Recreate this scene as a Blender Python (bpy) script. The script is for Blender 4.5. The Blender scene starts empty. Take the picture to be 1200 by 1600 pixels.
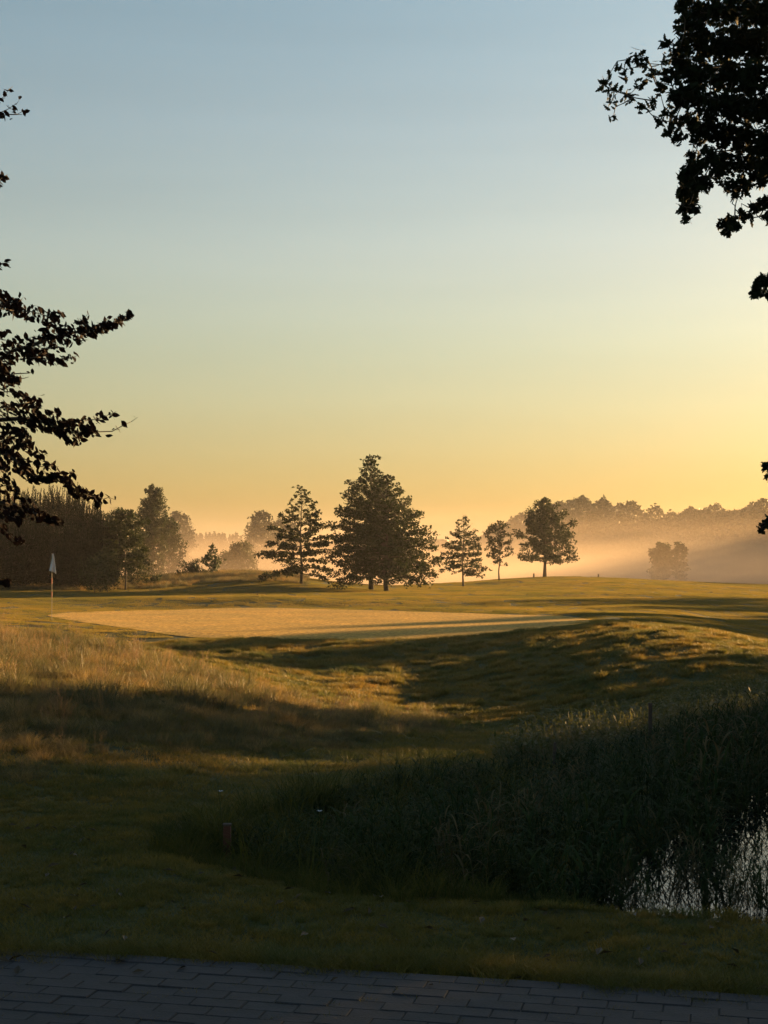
import bpy, math, random
import numpy as np
from mathutils import Matrix, Vector, Euler

S = bpy.context.scene
COL = S.collection
random.seed(7)
RNG = np.random.default_rng(7)

# ------------------------------------------------------------------ camera
F, HOR, EYE = 2311.0, 880.0, 1.7            # focal length and horizon in photo pixels, eye height
cd = bpy.data.cameras.new('camera'); cam = bpy.data.objects.new('camera', cd); COL.objects.link(cam)
cam.location = (0, 0, EYE); cam.rotation_euler = (math.radians(90), 0, 0)
cd.sensor_width = 36; cd.sensor_fit = 'AUTO'; cd.lens = 52; cd.shift_y = 0.05
cd.clip_start = .1; cd.clip_end = 6000
S.camera = cam

# ------------------------------------------------------------------ sky and sun
SUN_AZ, SUN_EL = math.radians(48), math.radians(7.5)
SDIR = Vector((math.sin(SUN_AZ)*math.cos(SUN_EL), math.cos(SUN_AZ)*math.cos(SUN_EL), math.sin(SUN_EL)))
W = bpy.data.worlds.new('World'); S.world = W; W.use_nodes = True
wn, wl = W.node_tree.nodes, W.node_tree.links
bg = wn['Background']
sky = wn.new('ShaderNodeTexSky'); sky.sky_type = 'NISHITA'; sky.sun_disc = False
sky.sun_elevation = SUN_EL; sky.sun_rotation = SUN_AZ
sky.air_density = 1.0; sky.dust_density = .7; sky.ozone_density = 1.2; sky.altitude = 0
wc = wn.new('ShaderNodeTexCoord'); ws = wn.new('ShaderNodeSeparateXYZ'); wl.new(wc.outputs['Generated'], ws.inputs[0])
wr = wn.new('ShaderNodeValToRGB'); e = wr.color_ramp.elements           # clear dawn air: warmer low down, bluer higher up
for p_, c_ in ((.0, (.27, .17, .095)), (.039, (.36, .275, .15)), (.078, (.51, .42, .29)), (.141, (.68, .60, .465)), (.203, (.84, .735, .62)), (.28, (.84, .78, .70)), (.35, (.79, .80, .74)), (1., (.60, .74, .76))):
    if p_ in (0., 1.): k = e[0 if p_ == 0. else len(e)-1]
    else: k = e.new(p_)
    k.position = p_; k.color = (*c_, 1)
wl.new(ws.outputs['Z'], wr.inputs[0])
wm = wn.new('ShaderNodeVectorMath'); wm.operation = 'MULTIPLY'
wl.new(sky.outputs[0], wm.inputs[0]); wl.new(wr.outputs[0], wm.inputs[1])
w2 = wn.new('ShaderNodeVectorMath'); w2.operation = 'SCALE'; w2.inputs['Scale'].default_value = .98; wl.new(wm.outputs[0], w2.inputs[0])
wmp = wn.new('ShaderNodeMapping'); wmp.inputs['Scale'].default_value = (1.2, 1.2, 16); wl.new(wc.outputs['Generated'], wmp.inputs[0])
wno = wn.new('ShaderNodeTexNoise'); wno.inputs['Scale'].default_value = 1.6; wno.inputs['Detail'].default_value = 4; wl.new(wmp.outputs[0], wno.inputs['Vector'])
wmr = wn.new('ShaderNodeMapRange'); wmr.inputs['To Min'].default_value = .92; wmr.inputs['To Max'].default_value = 1.08; wl.new(wno.outputs[0], wmr.inputs['Value'])   # thin veils of cirrus
w3 = wn.new('ShaderNodeVectorMath'); w3.operation = 'SCALE'; wl.new(w2.outputs[0], w3.inputs[0]); wl.new(wmr.outputs[0], w3.inputs['Scale'])
wl.new(w3.outputs[0], bg.inputs[0]); bg.inputs[1].default_value = 0.055
sl = bpy.data.lights.new('sun', 'SUN'); sun = bpy.data.objects.new('sun', sl); COL.objects.link(sun)
sun.rotation_euler = (-SDIR).to_track_quat('-Z', 'Y').to_euler()
sun.location = (60, 90, 60)
sl.energy = 5.0; sl.angle = math.radians(.6); sl.color = (1.0, .58, .22)
S.view_settings.view_transform = 'Standard'; S.view_settings.look = 'None'
S.view_settings.exposure = 2.15; S.view_settings.gamma = 1.0
S.view_settings.use_curve_mapping = False
S.cycles.use_denoising = True
S.cycles.max_bounces = 6; S.cycles.diffuse_bounces = 2; S.cycles.glossy_bounces = 3
S.cycles.transmission_bounces = 4; S.cycles.transparent_max_bounces = 8; S.cycles.volume_bounces = 0
S.cycles.volume_step_rate = 1.0; S.cycles.volume_max_steps = 128
S.cycles.caustics_reflective = False; S.cycles.caustics_refractive = False

HAZE_DENSITY = 0.00022
MIST = 0.045

# ------------------------------------------------------------------ helpers
def P(px, py, Y):
    "point of the place seen at photo pixel px, py at depth Y"
    return Vector(((px-600)/F*Y, Y, EYE-(py-HOR)/F*Y))

def tag(o, label=None, cat=None, group=None, kind=None):
    if label: o['label'] = label
    if cat: o['category'] = cat
    if group: o['group'] = group
    if kind: o['kind'] = kind
    return o

def empty(name, loc=(0, 0, 0), rz=0):
    o = bpy.data.objects.new(name, None); COL.objects.link(o)
    o.location = loc; o.rotation_euler = (0, 0, rz); o.empty_display_size = .2
    return o

def mesh_np(name, V, faces, mat=None, smooth=False):
    "faces: int array (n,k) or list of lists"
    me = bpy.data.meshes.new(name)
    V = np.asarray(V, dtype=np.float32)
    if isinstance(faces, np.ndarray):
        n, k = faces.shape
        me.vertices.add(len(V)); me.vertices.foreach_set('co', V.ravel())
        me.loops.add(n*k); me.loops.foreach_set('vertex_index', faces.astype(np.int32).ravel())
        me.polygons.add(n); me.polygons.foreach_set('loop_start', np.arange(0, n*k, k, dtype=np.int32))
        if smooth: me.polygons.foreach_set('use_smooth', np.ones(n, dtype=bool))
        me.update(calc_edges=True)
    else:
        me.from_pydata([tuple(v) for v in V], [], faces); me.update()
        if smooth: me.polygons.foreach_set('use_smooth', np.ones(len(me.polygons), dtype=bool))
    if mat: me.materials.append(mat)
    return me

def obj(name, me, parent=None, loc=None):
    o = bpy.data.objects.new(name, me); COL.objects.link(o)
    if parent: o.parent = parent
    if loc is not None: o.location = loc
    return o

class MB:
    def __init__(s): s.v = []; s.f = []
    def add(s, V, Fc):
        k = len(s.v); s.v += [tuple(v) for v in V]; s.f += [[i+k for i in f] for f in Fc]
    def tube(s, pts, rad, n=6, cap=True):
        pts = [Vector(p) for p in pts]; m = len(pts)
        if not hasattr(rad, '__len__'): rad = [rad]*m
        V = []; up = Vector((0, 0, 1))
        for i, p in enumerate(pts):
            d = (pts[min(i+1, m-1)]-pts[max(i-1, 0)])
            d = d.normalized() if d.length > 1e-9 else Vector((0, 0, 1))
            a = d.cross(Vector((1, 0, 0)) if abs(d.z) > .7 else up).normalized(); b = d.cross(a)
            for k in range(n):
                t = 2*math.pi*k/n
                V.append(p+(a*math.cos(t)+b*math.sin(t))*rad[i])
        Fc = [[i*n+k, i*n+(k+1) % n, (i+1)*n+(k+1) % n, (i+1)*n+k] for i in range(m-1) for k in range(n)]
        if cap: Fc += [list(range(n))[::-1], [(m-1)*n+k for k in range(n)]]
        s.add(V, Fc)
    def box(s, x0, x1, y0, y1, z0, z1):
        V = [(x, y, z) for z in (z0, z1) for y in (y0, y1) for x in (x0, x1)]
        s.add(V, [[0, 2, 3, 1], [4, 5, 7, 6], [0, 1, 5, 4], [2, 6, 7, 3], [0, 4, 6, 2], [1, 3, 7, 5]])
    def build(s, name, mat, parent=None, loc=None, smooth=False):
        return obj(name, mesh_np(name, s.v, s.f, mat, smooth), parent, loc)

def nodes(name):
    m = bpy.data.materials.new(name); m.use_nodes = True
    n, l = m.node_tree.nodes, m.node_tree.links
    return m, n, l, n['Principled BSDF'], n['Material Output']

def noise(n, l, scale, detail=4, vec=None, rough=.6, kind='Object'):
    t = n.new('ShaderNodeTexNoise'); t.inputs['Scale'].default_value = scale
    t.inputs['Detail'].default_value = detail; t.inputs['Roughness'].default_value = rough
    if vec is None:
        c = n.new('ShaderNodeTexCoord'); vec = c.outputs[kind]
    l.new(vec, t.inputs['Vector'])
    return t

def ramp(n, l, fac, stops):
    r = n.new('ShaderNodeValToRGB'); e = r.color_ramp.elements
    while len(e) < len(stops): e.new(.5)
    for el, (p, c) in zip(e, stops):
        el.position = p; el.color = (*c, 1) if len(c) == 3 else c
    l.new(fac, r.inputs[0]); return r

def leaf_mat(name, c0, c1, trans=.45, rough=.5, by_island=True, tcol=None, spec=.3, patch=None):
    "leaf or blade: diffuse + light passing through, colour varying leaf to leaf and instance to instance"
    m, n, l, b, out = nodes(name)
    g = n.new('ShaderNodeNewGeometry'); oi = n.new('ShaderNodeObjectInfo')
    ad = n.new('ShaderNodeMath'); ad.operation = 'ADD'
    l.new(g.outputs['Random Per Island'], ad.inputs[0]); l.new(oi.outputs['Random'], ad.inputs[1])
    ml = n.new('ShaderNodeMath'); ml.operation = 'MULTIPLY'; ml.inputs[1].default_value = .5
    l.new(ad.outputs[0], ml.inputs[0])
    r = ramp(n, l, ml.outputs[0], [(.1, c0), (.9, c1)])
    if patch:   # (size in metres, colour multipliers): the sward changes colour from place to place
        sc, ca, cb = patch; gp = n.new('ShaderNodeNewGeometry'); pn = n.new('ShaderNodeTexNoise'); pn.inputs['Scale'].default_value = 1/sc; pn.inputs['Detail'].default_value = 5; pn.inputs['Roughness'].default_value = .65
        l.new(gp.outputs['Position'], pn.inputs['Vector']); pr = ramp(n, l, pn.outputs[0], [(.36, ca), (.64, cb)])
        pm = n.new('ShaderNodeMixRGB'); pm.blend_type = 'MULTIPLY'; pm.inputs[0].default_value = 1; l.new(r.outputs[0], pm.inputs[1]); l.new(pr.outputs[0], pm.inputs[2]); r = pm
    l.new(r.outputs[0], b.inputs['Base Color'])
    b.inputs['Roughness'].default_value = rough; b.inputs['Specular IOR Level'].default_value = spec
    tr = n.new('ShaderNodeBsdfTranslucent')
    if tcol:
        mx = n.new('ShaderNodeMixRGB'); mx.blend_type = 'MULTIPLY'; mx.inputs[0].default_value = 1
        mx.inputs[2].default_value = (*tcol, 1); l.new(r.outputs[0], mx.inputs[1]); l.new(mx.outputs[0], tr.inputs[0])
    else: l.new(r.outputs[0], tr.inputs[0])
    mix = n.new('ShaderNodeMixShader'); mix.inputs[0].default_value = trans
    l.new(b.outputs[0], mix.inputs[1]); l.new(tr.outputs[0], mix.inputs[2]); l.new(mix.outputs[0], out.inputs[0])
    return m

def plain(name, c0, c1=None, scale=8, rough=.8, bump=.0, spec=.3, bscale=None):
    m, n, l, b, out = nodes(name)
    t = noise(n, l, scale)
    r = ramp(n, l, t.outputs[0], [(.3, c0), (.7, c1 or c0)]); l.new(r.outputs[0], b.inputs['Base Color'])
    b.inputs['Roughness'].default_value = rough; b.inputs['Specular IOR Level'].default_value = spec
    if bump:
        t2 = noise(n, l, bscale or scale*3); bp = n.new('ShaderNodeBump'); bp.inputs['Strength'].default_value = 1
        bp.inputs['Distance'].default_value = bump; l.new(t2.outputs[0], bp.inputs['Height']); l.new(bp.outputs[0], b.inputs['Normal'])
    return m

# ------------------------------------------------------------------ terrain
TPX = np.array([-700, -100, 50, 250, 400, 550, 700, 850, 1000, 1100, 1250, 1900.])
TAB = [  # Y, then height in each of the directions above
 (2,   0, 0, 0, 0, 0, 0, 0, 0, 0, 0, 0, 0),
 (9,   0, 0, 0, 0, -.03, -.05, -.06, -.06, -.06, -.06, -.06, -.05),
 (11,  .1, .05, .02, -.05, -.08, -.12, -.15, -.15, -.15, -.15, -.15, -.1),
 (14,  .2, .2, .1, -.05, -.2, -.25, -.25, -.25, -.22, -.2, -.15, -.1),
 (18,  .35, .32, .2, .05, -.25, -.45, -.5, -.45, -.32, -.26, -.2, -.1),
 (22, 0.4, 0.4, 0.3, 0.1, -0.22, -0.6, -0.75, -0.75, -0.65, -0.5, -0.4, -0.2),
 (26, 0.45, 0.45, 0.3, 0.05, -0.34, -0.7, -0.84, -0.78, -0.5, -0.45, -0.45, -0.4),
 (29, 0.45, 0.45, 0.27, -0.08, -0.4, -0.64, -0.78, -0.56, -0.18, -0.16, -0.3, -0.4),
 (32, 0.4, 0.4, 0.15, -0.2, -0.36, -0.46, -0.52, -0.26, 0.1, 0.06, -0.2, -0.4),
 (34.5, 0.35, 0.3, 0.05, -0.24, -0.24, -0.27, -0.28, -0.04, 0.22, 0.12, -0.22, -0.4),
 (37, 0.3, 0.2, 0.0, -0.3, -0.17, -0.15, -0.14, 0.02, 0.2, 0.05, -0.4, -0.5),
 (41,  .3, .15, .0, -.15, -.15, -.15, -.15, -.08, .05, -.1, -.55, -.6),
 (46,  .2, .0, -.12, -.15, -.15, -.15, -.15, -.12, -.05, -.25, -.65, -.7),
 (52,  .1, -.05, -.12, -.15, -.15, -.15, -.15, -.15, -.1, -.3, -.65, -.7),
 (58,  .1, 0, -.05, -.14, -.14, -.14, -.14, -.15, -.1, -.3, -.6, -.6),
 (61,  .1, .05, .0, -.12, -.12, -.12, -.13, -.15, -.1, -.3, -.55, -.6),
 (63.2,  .2, .12, .16, .24, .28, .12, -.05, -.1, -.1, -.25, -.5, -.5),
 (70,  .3, .2, .15, .15, .2, .12, .05, 0, -.05, -.2, -.4, -.4),
 (80,  .5, .5, .4, .3, .35, .15, .1, .1, .05, -.05, -.3, -.4),
 (92,  .6, .5, .5, .8, 1.1, .3, .1, .15, .15, .05, -.2, -.3),
 (105, .6, .5, .5, .6, .8, .1, .25, .45, .35, .2, -.1, -.2),
 (120, .3, .3, .3, .2, 0, -.3, .1, .55, .42, .15, -.1, -.2),
 (140, 0, 0, 0, -.3, -.6, -.9, -.9, -.4, -.3, -.6, -.8, -.8),
 (180, -.5, -.5, -.5, -1, -1, -1.2, -1.2, -1, -1, -1, -1, -1),
 (250, -1, -1, -1, -1, -1, -1.2, -1.2, -1, -1, -1, -1, -1),
 (3000, -1, -1, -1, -1, -1, -1, -1, -1, -1, -1, -1, -1)]
TY = np.log(np.array([r[0] for r in TAB], float)); TZ = np.array([r[1:] for r in TAB], float)
# resample once on a fine, smoothed regular grid
_A = np.linspace(-.56, .56, 225); _L = np.linspace(math.log(2), math.log(3000), 700)
def _pchip(x, y, xi):
    h = np.diff(x); d = np.diff(y)/h; m = np.zeros(len(x))
    for i in range(1, len(x)-1):
        if d[i-1]*d[i] > 0:
            w1 = 2*h[i]+h[i-1]; w2 = h[i]+2*h[i-1]; m[i] = (w1+w2)/(w1/d[i-1]+w2/d[i])
    k = np.clip(np.searchsorted(x, xi)-1, 0, len(x)-2); t = (xi-x[k])/h[k]
    return ((1+2*t)*(1-t)**2*y[k]+t*(1-t)**2*h[k]*m[k]+t*t*(3-2*t)*y[k+1]+t*t*(t-1)*h[k]*m[k+1])
_G1 = np.array([_pchip(TY, TZ[:, j], _L) for j in range(TZ.shape[1])])        # (cols, L)
_GA = np.array([_pchip((TPX-600)/F, _G1[:, i], _A) for i in range(len(_L))])  # (L, A)
def _smooth(a, k, ax):
    ker = np.hanning(k+2)[1:-1]; ker /= ker.sum()
    pad = [(0, 0), (0, 0)]; pad[ax] = (k//2, k//2)
    return np.apply_along_axis(lambda v: np.convolve(v, ker, 'valid'), ax, np.pad(a, pad, mode='edge'))
_GA = _smooth(_smooth(_GA, 21, 1), 9, 0)

def poly_sd(X, Y, poly):
    "signed distance to a polygon, negative inside"
    X = np.asarray(X, float); Y = np.asarray(Y, float); d = np.full(X.shape, 1e9); ins = np.zeros(X.shape, bool)
    n = len(poly)
    for i in range(n):
        ax, ay = poly[i]; bx, by = poly[(i+1) % n]; ex, ey = bx-ax, by-ay
        t = np.clip(((X-ax)*ex+(Y-ay)*ey)/(ex*ex+ey*ey), 0, 1)
        d = np.minimum(d, np.hypot(X-ax-t*ex, Y-ay-t*ey))
        c = (ay > Y) != (by > Y)
        with np.errstate(divide='ignore', invalid='ignore'):
            xi = ax+(Y-ay)*ex/(ey if ey else 1e-9)
        ins ^= c & (X < xi)
    return np.where(ins, -d, d)

POND = [(1.2, 8.2), (2.2, 7.85), (5, 7.8), (6.6, 8.6), (7.2, 11), (7.6, 15), (7.6, 17), (6.2, 17.0), (4.7, 15.2),
        (3.65, 13.0), (2.75, 11.4), (2.05, 10.2), (1.6, 9.2)]
WATER_Z = -.3
DITCH = [(-.75, 9.0), (0, 8.35), (1.2, 8.2), (2.4, 9.5), (3.6, 12), (5, 15), (4.0, 16), (2, 13.5), (.6, 11.5), (-.5, 10.2)]

_wav = [(RNG.uniform(0, 2*math.pi), RNG.uniform(0, 2*math.pi), w) for w in (3.1, 5.3, 8.9, 2.0, 1.3, 13, 21) for _ in range(2)]
_wav2 = [(RNG.uniform(0, 2*math.pi), RNG.uniform(0, 2*math.pi), w_) for w_ in (.9, 1.2, 1.6, 2.2) for _ in range(2)]
def ground_z(X, Y):
    X = np.asarray(X, float); Y = np.asarray(Y, float)
    Yc = np.clip(Y, 2, 2990); a = np.clip(X/np.maximum(Yc, 5), -.559, .559)
    u = (a+.56)/1.12*224; v = (np.log(Yc)-math.log(2))/(math.log(3000)-math.log(2))*699
    i = np.clip(u.astype(int), 0, 223); j = np.clip(v.astype(int), 0, 698); fu = u-i; fv = v-j
    z = (_GA[j, i]*(1-fu)*(1-fv)+_GA[j, i+1]*fu*(1-fv)+_GA[j+1, i]*(1-fu)*fv+_GA[j+1, i+1]*fu*fv)
    amp = np.clip((Y-6.5)/12, 0, 1)
    green = np.clip(poly_sd(X, Y, GREEN)/2.0, .12, 1)
    w = np.zeros_like(z)
    for th, ph, lam in _wav: w += np.sin((X*math.cos(th)+Y*math.sin(th))*2*math.pi/lam+ph)*lam*.0016
    hf = np.zeros_like(z)
    for th, ph, lam in _wav2: hf += np.sin((X*math.cos(th)+Y*math.sin(th))*2*math.pi/lam+ph+.7*np.sin((X*math.sin(th)-Y*math.cos(th))*2/lam))*lam*.0055
    z = z+w*amp*green+hf*amp*np.clip((60-Y)/20, 0, 1)*np.clip(poly_sd(X, Y, GREEN)/1.0, 0, 1)
    s = poly_sd(X, Y, POND); t = np.clip((2.5-s)/1.2, 0, 1); z = np.where(s < 2.5, np.maximum(z, -.24*t+z*(1-t)), z)
    t = np.clip((s-.02)/.75, 0, 1); t = t*t*(3-2*t)
    z = np.where(s < .8, t*z+(1-t)*(-.62), z)
    s = poly_sd(X, Y, DITCH); t = np.clip((s+.2)/1.0, 0, 1); t = t*t*(3-2*t)
    zd = t*z+(1-t)*(-.26)
    z = np.where(s < .8, np.minimum(z, zd), z)
    return z
GREEN_PX = [(100, 48), (200, 41), (330, 37.5), (500, 36), (700, 36.3), (850, 38.5), (940, 44), (900, 50), (830, 52), (600, 57), (400, 61), (200, 57), (60, 53)]
GREEN = [((px-600)/F*y, y) for px, y in GREEN_PX]
def zat(x, y): return float(ground_z(np.array([x]), np.array([y]))[0])
# smooth the green's outline (Chaikin)
for _ in range(3):
    q = []
    for i in range(len(GREEN)):
        a, b = GREEN[i], GREEN[(i+1) % len(GREEN)]
        q += [(a[0]*.75+b[0]*.25, a[1]*.75+b[1]*.25), (a[0]*.25+b[0]*.75, a[1]*.25+b[1]*.75)]
    GREEN = q if _ == 0 or len(q) < 60 else q

PATH_R = math.radians(-13); PC, PS = math.cos(PATH_R), math.sin(PATH_R)
PATH_EDGE = 6.17          # where the far edge of the paving crosses X=0
def path_s(X, Y):         # distance beyond the paving's far edge (metres)
    return -(X)*PS*1.0+(Y-PATH_EDGE)*PC

m, n, l, b, out = nodes('turf_soil'); M_ground = m
tc = n.new('ShaderNodeTexCoord')
n1 = noise(n, l, .35, 5, tc.outputs['Object']); n2 = noise(n, l, 9, 6, tc.outputs['Object'], .7)
r1 = ramp(n, l, n1.outputs[0], [(.35, (.042, .055, .018)), (.65, (.075, .075, .026))])
r2 = ramp(n, l, n2.outputs[0], [(.3, (.55, .55, .55)), (.7, (1.3, 1.25, 1.1))])
mx = n.new('ShaderNodeMixRGB'); mx.blend_type = 'MULTIPLY'; mx.inputs[0].default_value = 1
l.new(r1.outputs[0], mx.inputs[1]); l.new(r2.outputs[0], mx.inputs[2]); l.new(mx.outputs[0], b.inputs['Base Color'])
b.inputs['Roughness'].default_value = .9; b.inputs['Specular IOR Level'].default_value = .2
bp = n.new('ShaderNodeBump'); bp.inputs['Distance'].default_value = .03; l.new(n2.outputs[0], bp.inputs['Height']); l.new(bp.outputs[0], b.inputs['Normal'])

def knots(*segs):
    out = []
    for a, b_, st in segs: out += list(np.arange(a, b_, st))
    return np.array(out)
ky = knots((-40, -4, 4), (-4, 5, .6), (5, 7.5, .12), (7.5, 18, .14), (18, 38, .25), (38, 70, .4), (70, 130, .9), (130, 260, 5), (260, 600, 25), (600, 2300, 120))
kxp = knots((0, 4, .14), (4, 12, .25), (12, 24, .5), (24, 44, 1.1), (44, 120, 5), (120, 400, 25), (400, 2300, 150))
kx = np.concatenate([-kxp[:0:-1], kxp])
XX, YY = np.meshgrid(kx, ky); ZZ = ground_z(XX, YY)
ps = path_s(XX, YY); ZZ = np.where(ps < .1, np.minimum(ZZ, -.05), ZZ)
V = np.stack([XX, YY, ZZ], -1).reshape(-1, 3); nx, ny = len(kx), len(ky)
ii, jj = np.meshgrid(np.arange(nx-1), np.arange(ny-1)); a0 = (jj*nx+ii).ravel()
ground = obj('ground', mesh_np('ground', V, np.stack([a0, a0+1, a0+nx+1, a0+nx], -1), M_ground, True))
tag(ground, kind='structure')

# putting green: a sheet of its own, a little proud of the ground
m, n, l, bs, out = nodes('green_turf'); M_green = m
mp = n.new('ShaderNodeMapping'); mp.inputs['Scale'].default_value = (1, .45, 1); tc = n.new('ShaderNodeTexCoord'); l.new(tc.outputs['Object'], mp.inputs[0])
g1 = noise(n, l, 9, 4, mp.outputs[0], .7); g2 = noise(n, l, .35, 3, tc.outputs['Object'])
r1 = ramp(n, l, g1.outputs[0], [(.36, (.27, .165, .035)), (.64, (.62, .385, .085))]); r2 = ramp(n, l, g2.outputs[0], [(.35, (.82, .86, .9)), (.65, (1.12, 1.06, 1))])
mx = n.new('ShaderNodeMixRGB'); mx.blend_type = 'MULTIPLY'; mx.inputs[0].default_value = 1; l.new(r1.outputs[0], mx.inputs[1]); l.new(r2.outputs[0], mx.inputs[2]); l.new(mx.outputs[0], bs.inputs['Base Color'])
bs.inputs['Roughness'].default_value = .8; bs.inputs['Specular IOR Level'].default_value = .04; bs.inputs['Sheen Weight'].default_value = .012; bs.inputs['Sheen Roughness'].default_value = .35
bp = n.new('ShaderNodeBump'); bp.inputs['Distance'].default_value = .02; bp.inputs['Strength'].default_value = .7; l.new(g1.outputs[0], bp.inputs['Height']); l.new(bp.outputs[0], bs.inputs['Normal'])
def sheet(poly, step, lift, name, mat):
    xs = [p[0] for p in poly]; ys = [p[1] for p in poly]
    gx = np.arange(min(xs), max(xs)+step, step); gy = np.arange(min(ys), max(ys)+step, step)
    GX, GY = np.meshgrid(gx, gy); d = poly_sd(GX, GY, poly)
    # pull the outside ring of grid points onto the outline
    pa = np.array(poly); seg = []
    for i in range(len(pa)):
        q0, q1 = pa[i], pa[(i+1) % len(pa)]
        for t in np.linspace(0, 1, 12, endpoint=False): seg.append(q0+(q1-q0)*t)
    seg = np.array(seg)
    o = (d > 0) & (d < step*1.5)
    for r, c in zip(*np.where(o)):
        k = np.argmin((seg[:, 0]-GX[r, c])**2+(seg[:, 1]-GY[r, c])**2); GX[r, c], GY[r, c] = seg[k]
    ok = d < step*1.5
    Z = ground_z(GX, GY)+lift
    nx = len(gx); f = []
    for r in range(len(gy)-1):
        for c in range(nx-1):
            if ok[r, c] and ok[r, c+1] and ok[r+1, c] and ok[r+1, c+1] and min(d[r, c], d[r, c+1], d[r+1, c], d[r+1, c+1]) < 0:
                f.append([r*nx+c, r*nx+c+1, (r+1)*nx+c+1, (r+1)*nx+c])
    used = sorted({i for q in f for i in q}); mp = {u: k for k, u in enumerate(used)}
    VV = np.stack([GX, GY, Z], -1).reshape(-1, 3)[used]
    return obj(name, mesh_np(name, VV, [[mp[i] for i in q] for q in f], mat, True))
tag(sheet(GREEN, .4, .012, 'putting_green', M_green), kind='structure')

# ------------------------------------------------------------------ haze
m = bpy.data.materials.new('haze'); m.use_nodes = True; n, l = m.node_tree.nodes, m.node_tree.links
n.remove(n['Principled BSDF']); pv = n.new('ShaderNodeVolumePrincipled'); l.new(pv.outputs[0], n['Material Output'].inputs['Volume'])
pv.inputs['Density'].default_value = HAZE_DENSITY; pv.inputs['Color'].default_value = (.92, .92, .92, 1); pv.inputs['Anisotropy'].default_value = .35
q = MB(); q.box(-2500, 2500, -60, 2500, -2.2, 34); o = q.build('haze', m); tag(o, kind='stuff')
#PART2
# ------------------------------------------------------------------ grass and other things that grow in masses
def blade_mesh(name, mat, n, size, h, w, lean, segs=3, seed=0, round_=False, thin_tip=.1, droop=0., spread=None):
    r = np.random.default_rng(seed)
    if round_:
        rr = size/2*np.sqrt(r.random(n)); th = r.random(n)*2*np.pi; bx, by = rr*np.cos(th), rr*np.sin(th)
    else: bx, by = (r.random(n)-.5)*size, (r.random(n)-.5)*size
    H = h[0]+(h[1]-h[0])*r.random(n); az = r.random(n)*2*np.pi
    if spread: az = np.where(r.random(n) < .75, np.arctan2(by, bx)+r.normal(0, .5, n), az)
    L = H*lean*(.3+r.random(n)); wd = w*(.7+.6*r.random(n)); wa = r.random(n)*np.pi
    V = np.zeros((n, segs+1, 2, 3))
    for k in range(segs+1):
        t = k/segs; ww = wd*(1-(1-thin_tip)*t**1.5)/2
        cx = bx+np.cos(az)*L*t*t; cy = by+np.sin(az)*L*t*t; cz = H*t*(1-droop*t*t)-.01
        V[:, k, 0] = np.stack([cx-np.cos(wa)*ww, cy-np.sin(wa)*ww, cz], -1)
        V[:, k, 1] = np.stack([cx+np.cos(wa)*ww, cy+np.sin(wa)*ww, cz], -1)
    base = (np.arange(n)*(segs+1)*2)[:, None]
    Fs = np.concatenate([base+np.array([2*k, 2*k+1, 2*k+3, 2*k+2]) for k in range(segs)], 1).reshape(-1, 4)
    return mesh_np(name, V.reshape(-1, 3), Fs, mat)

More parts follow.
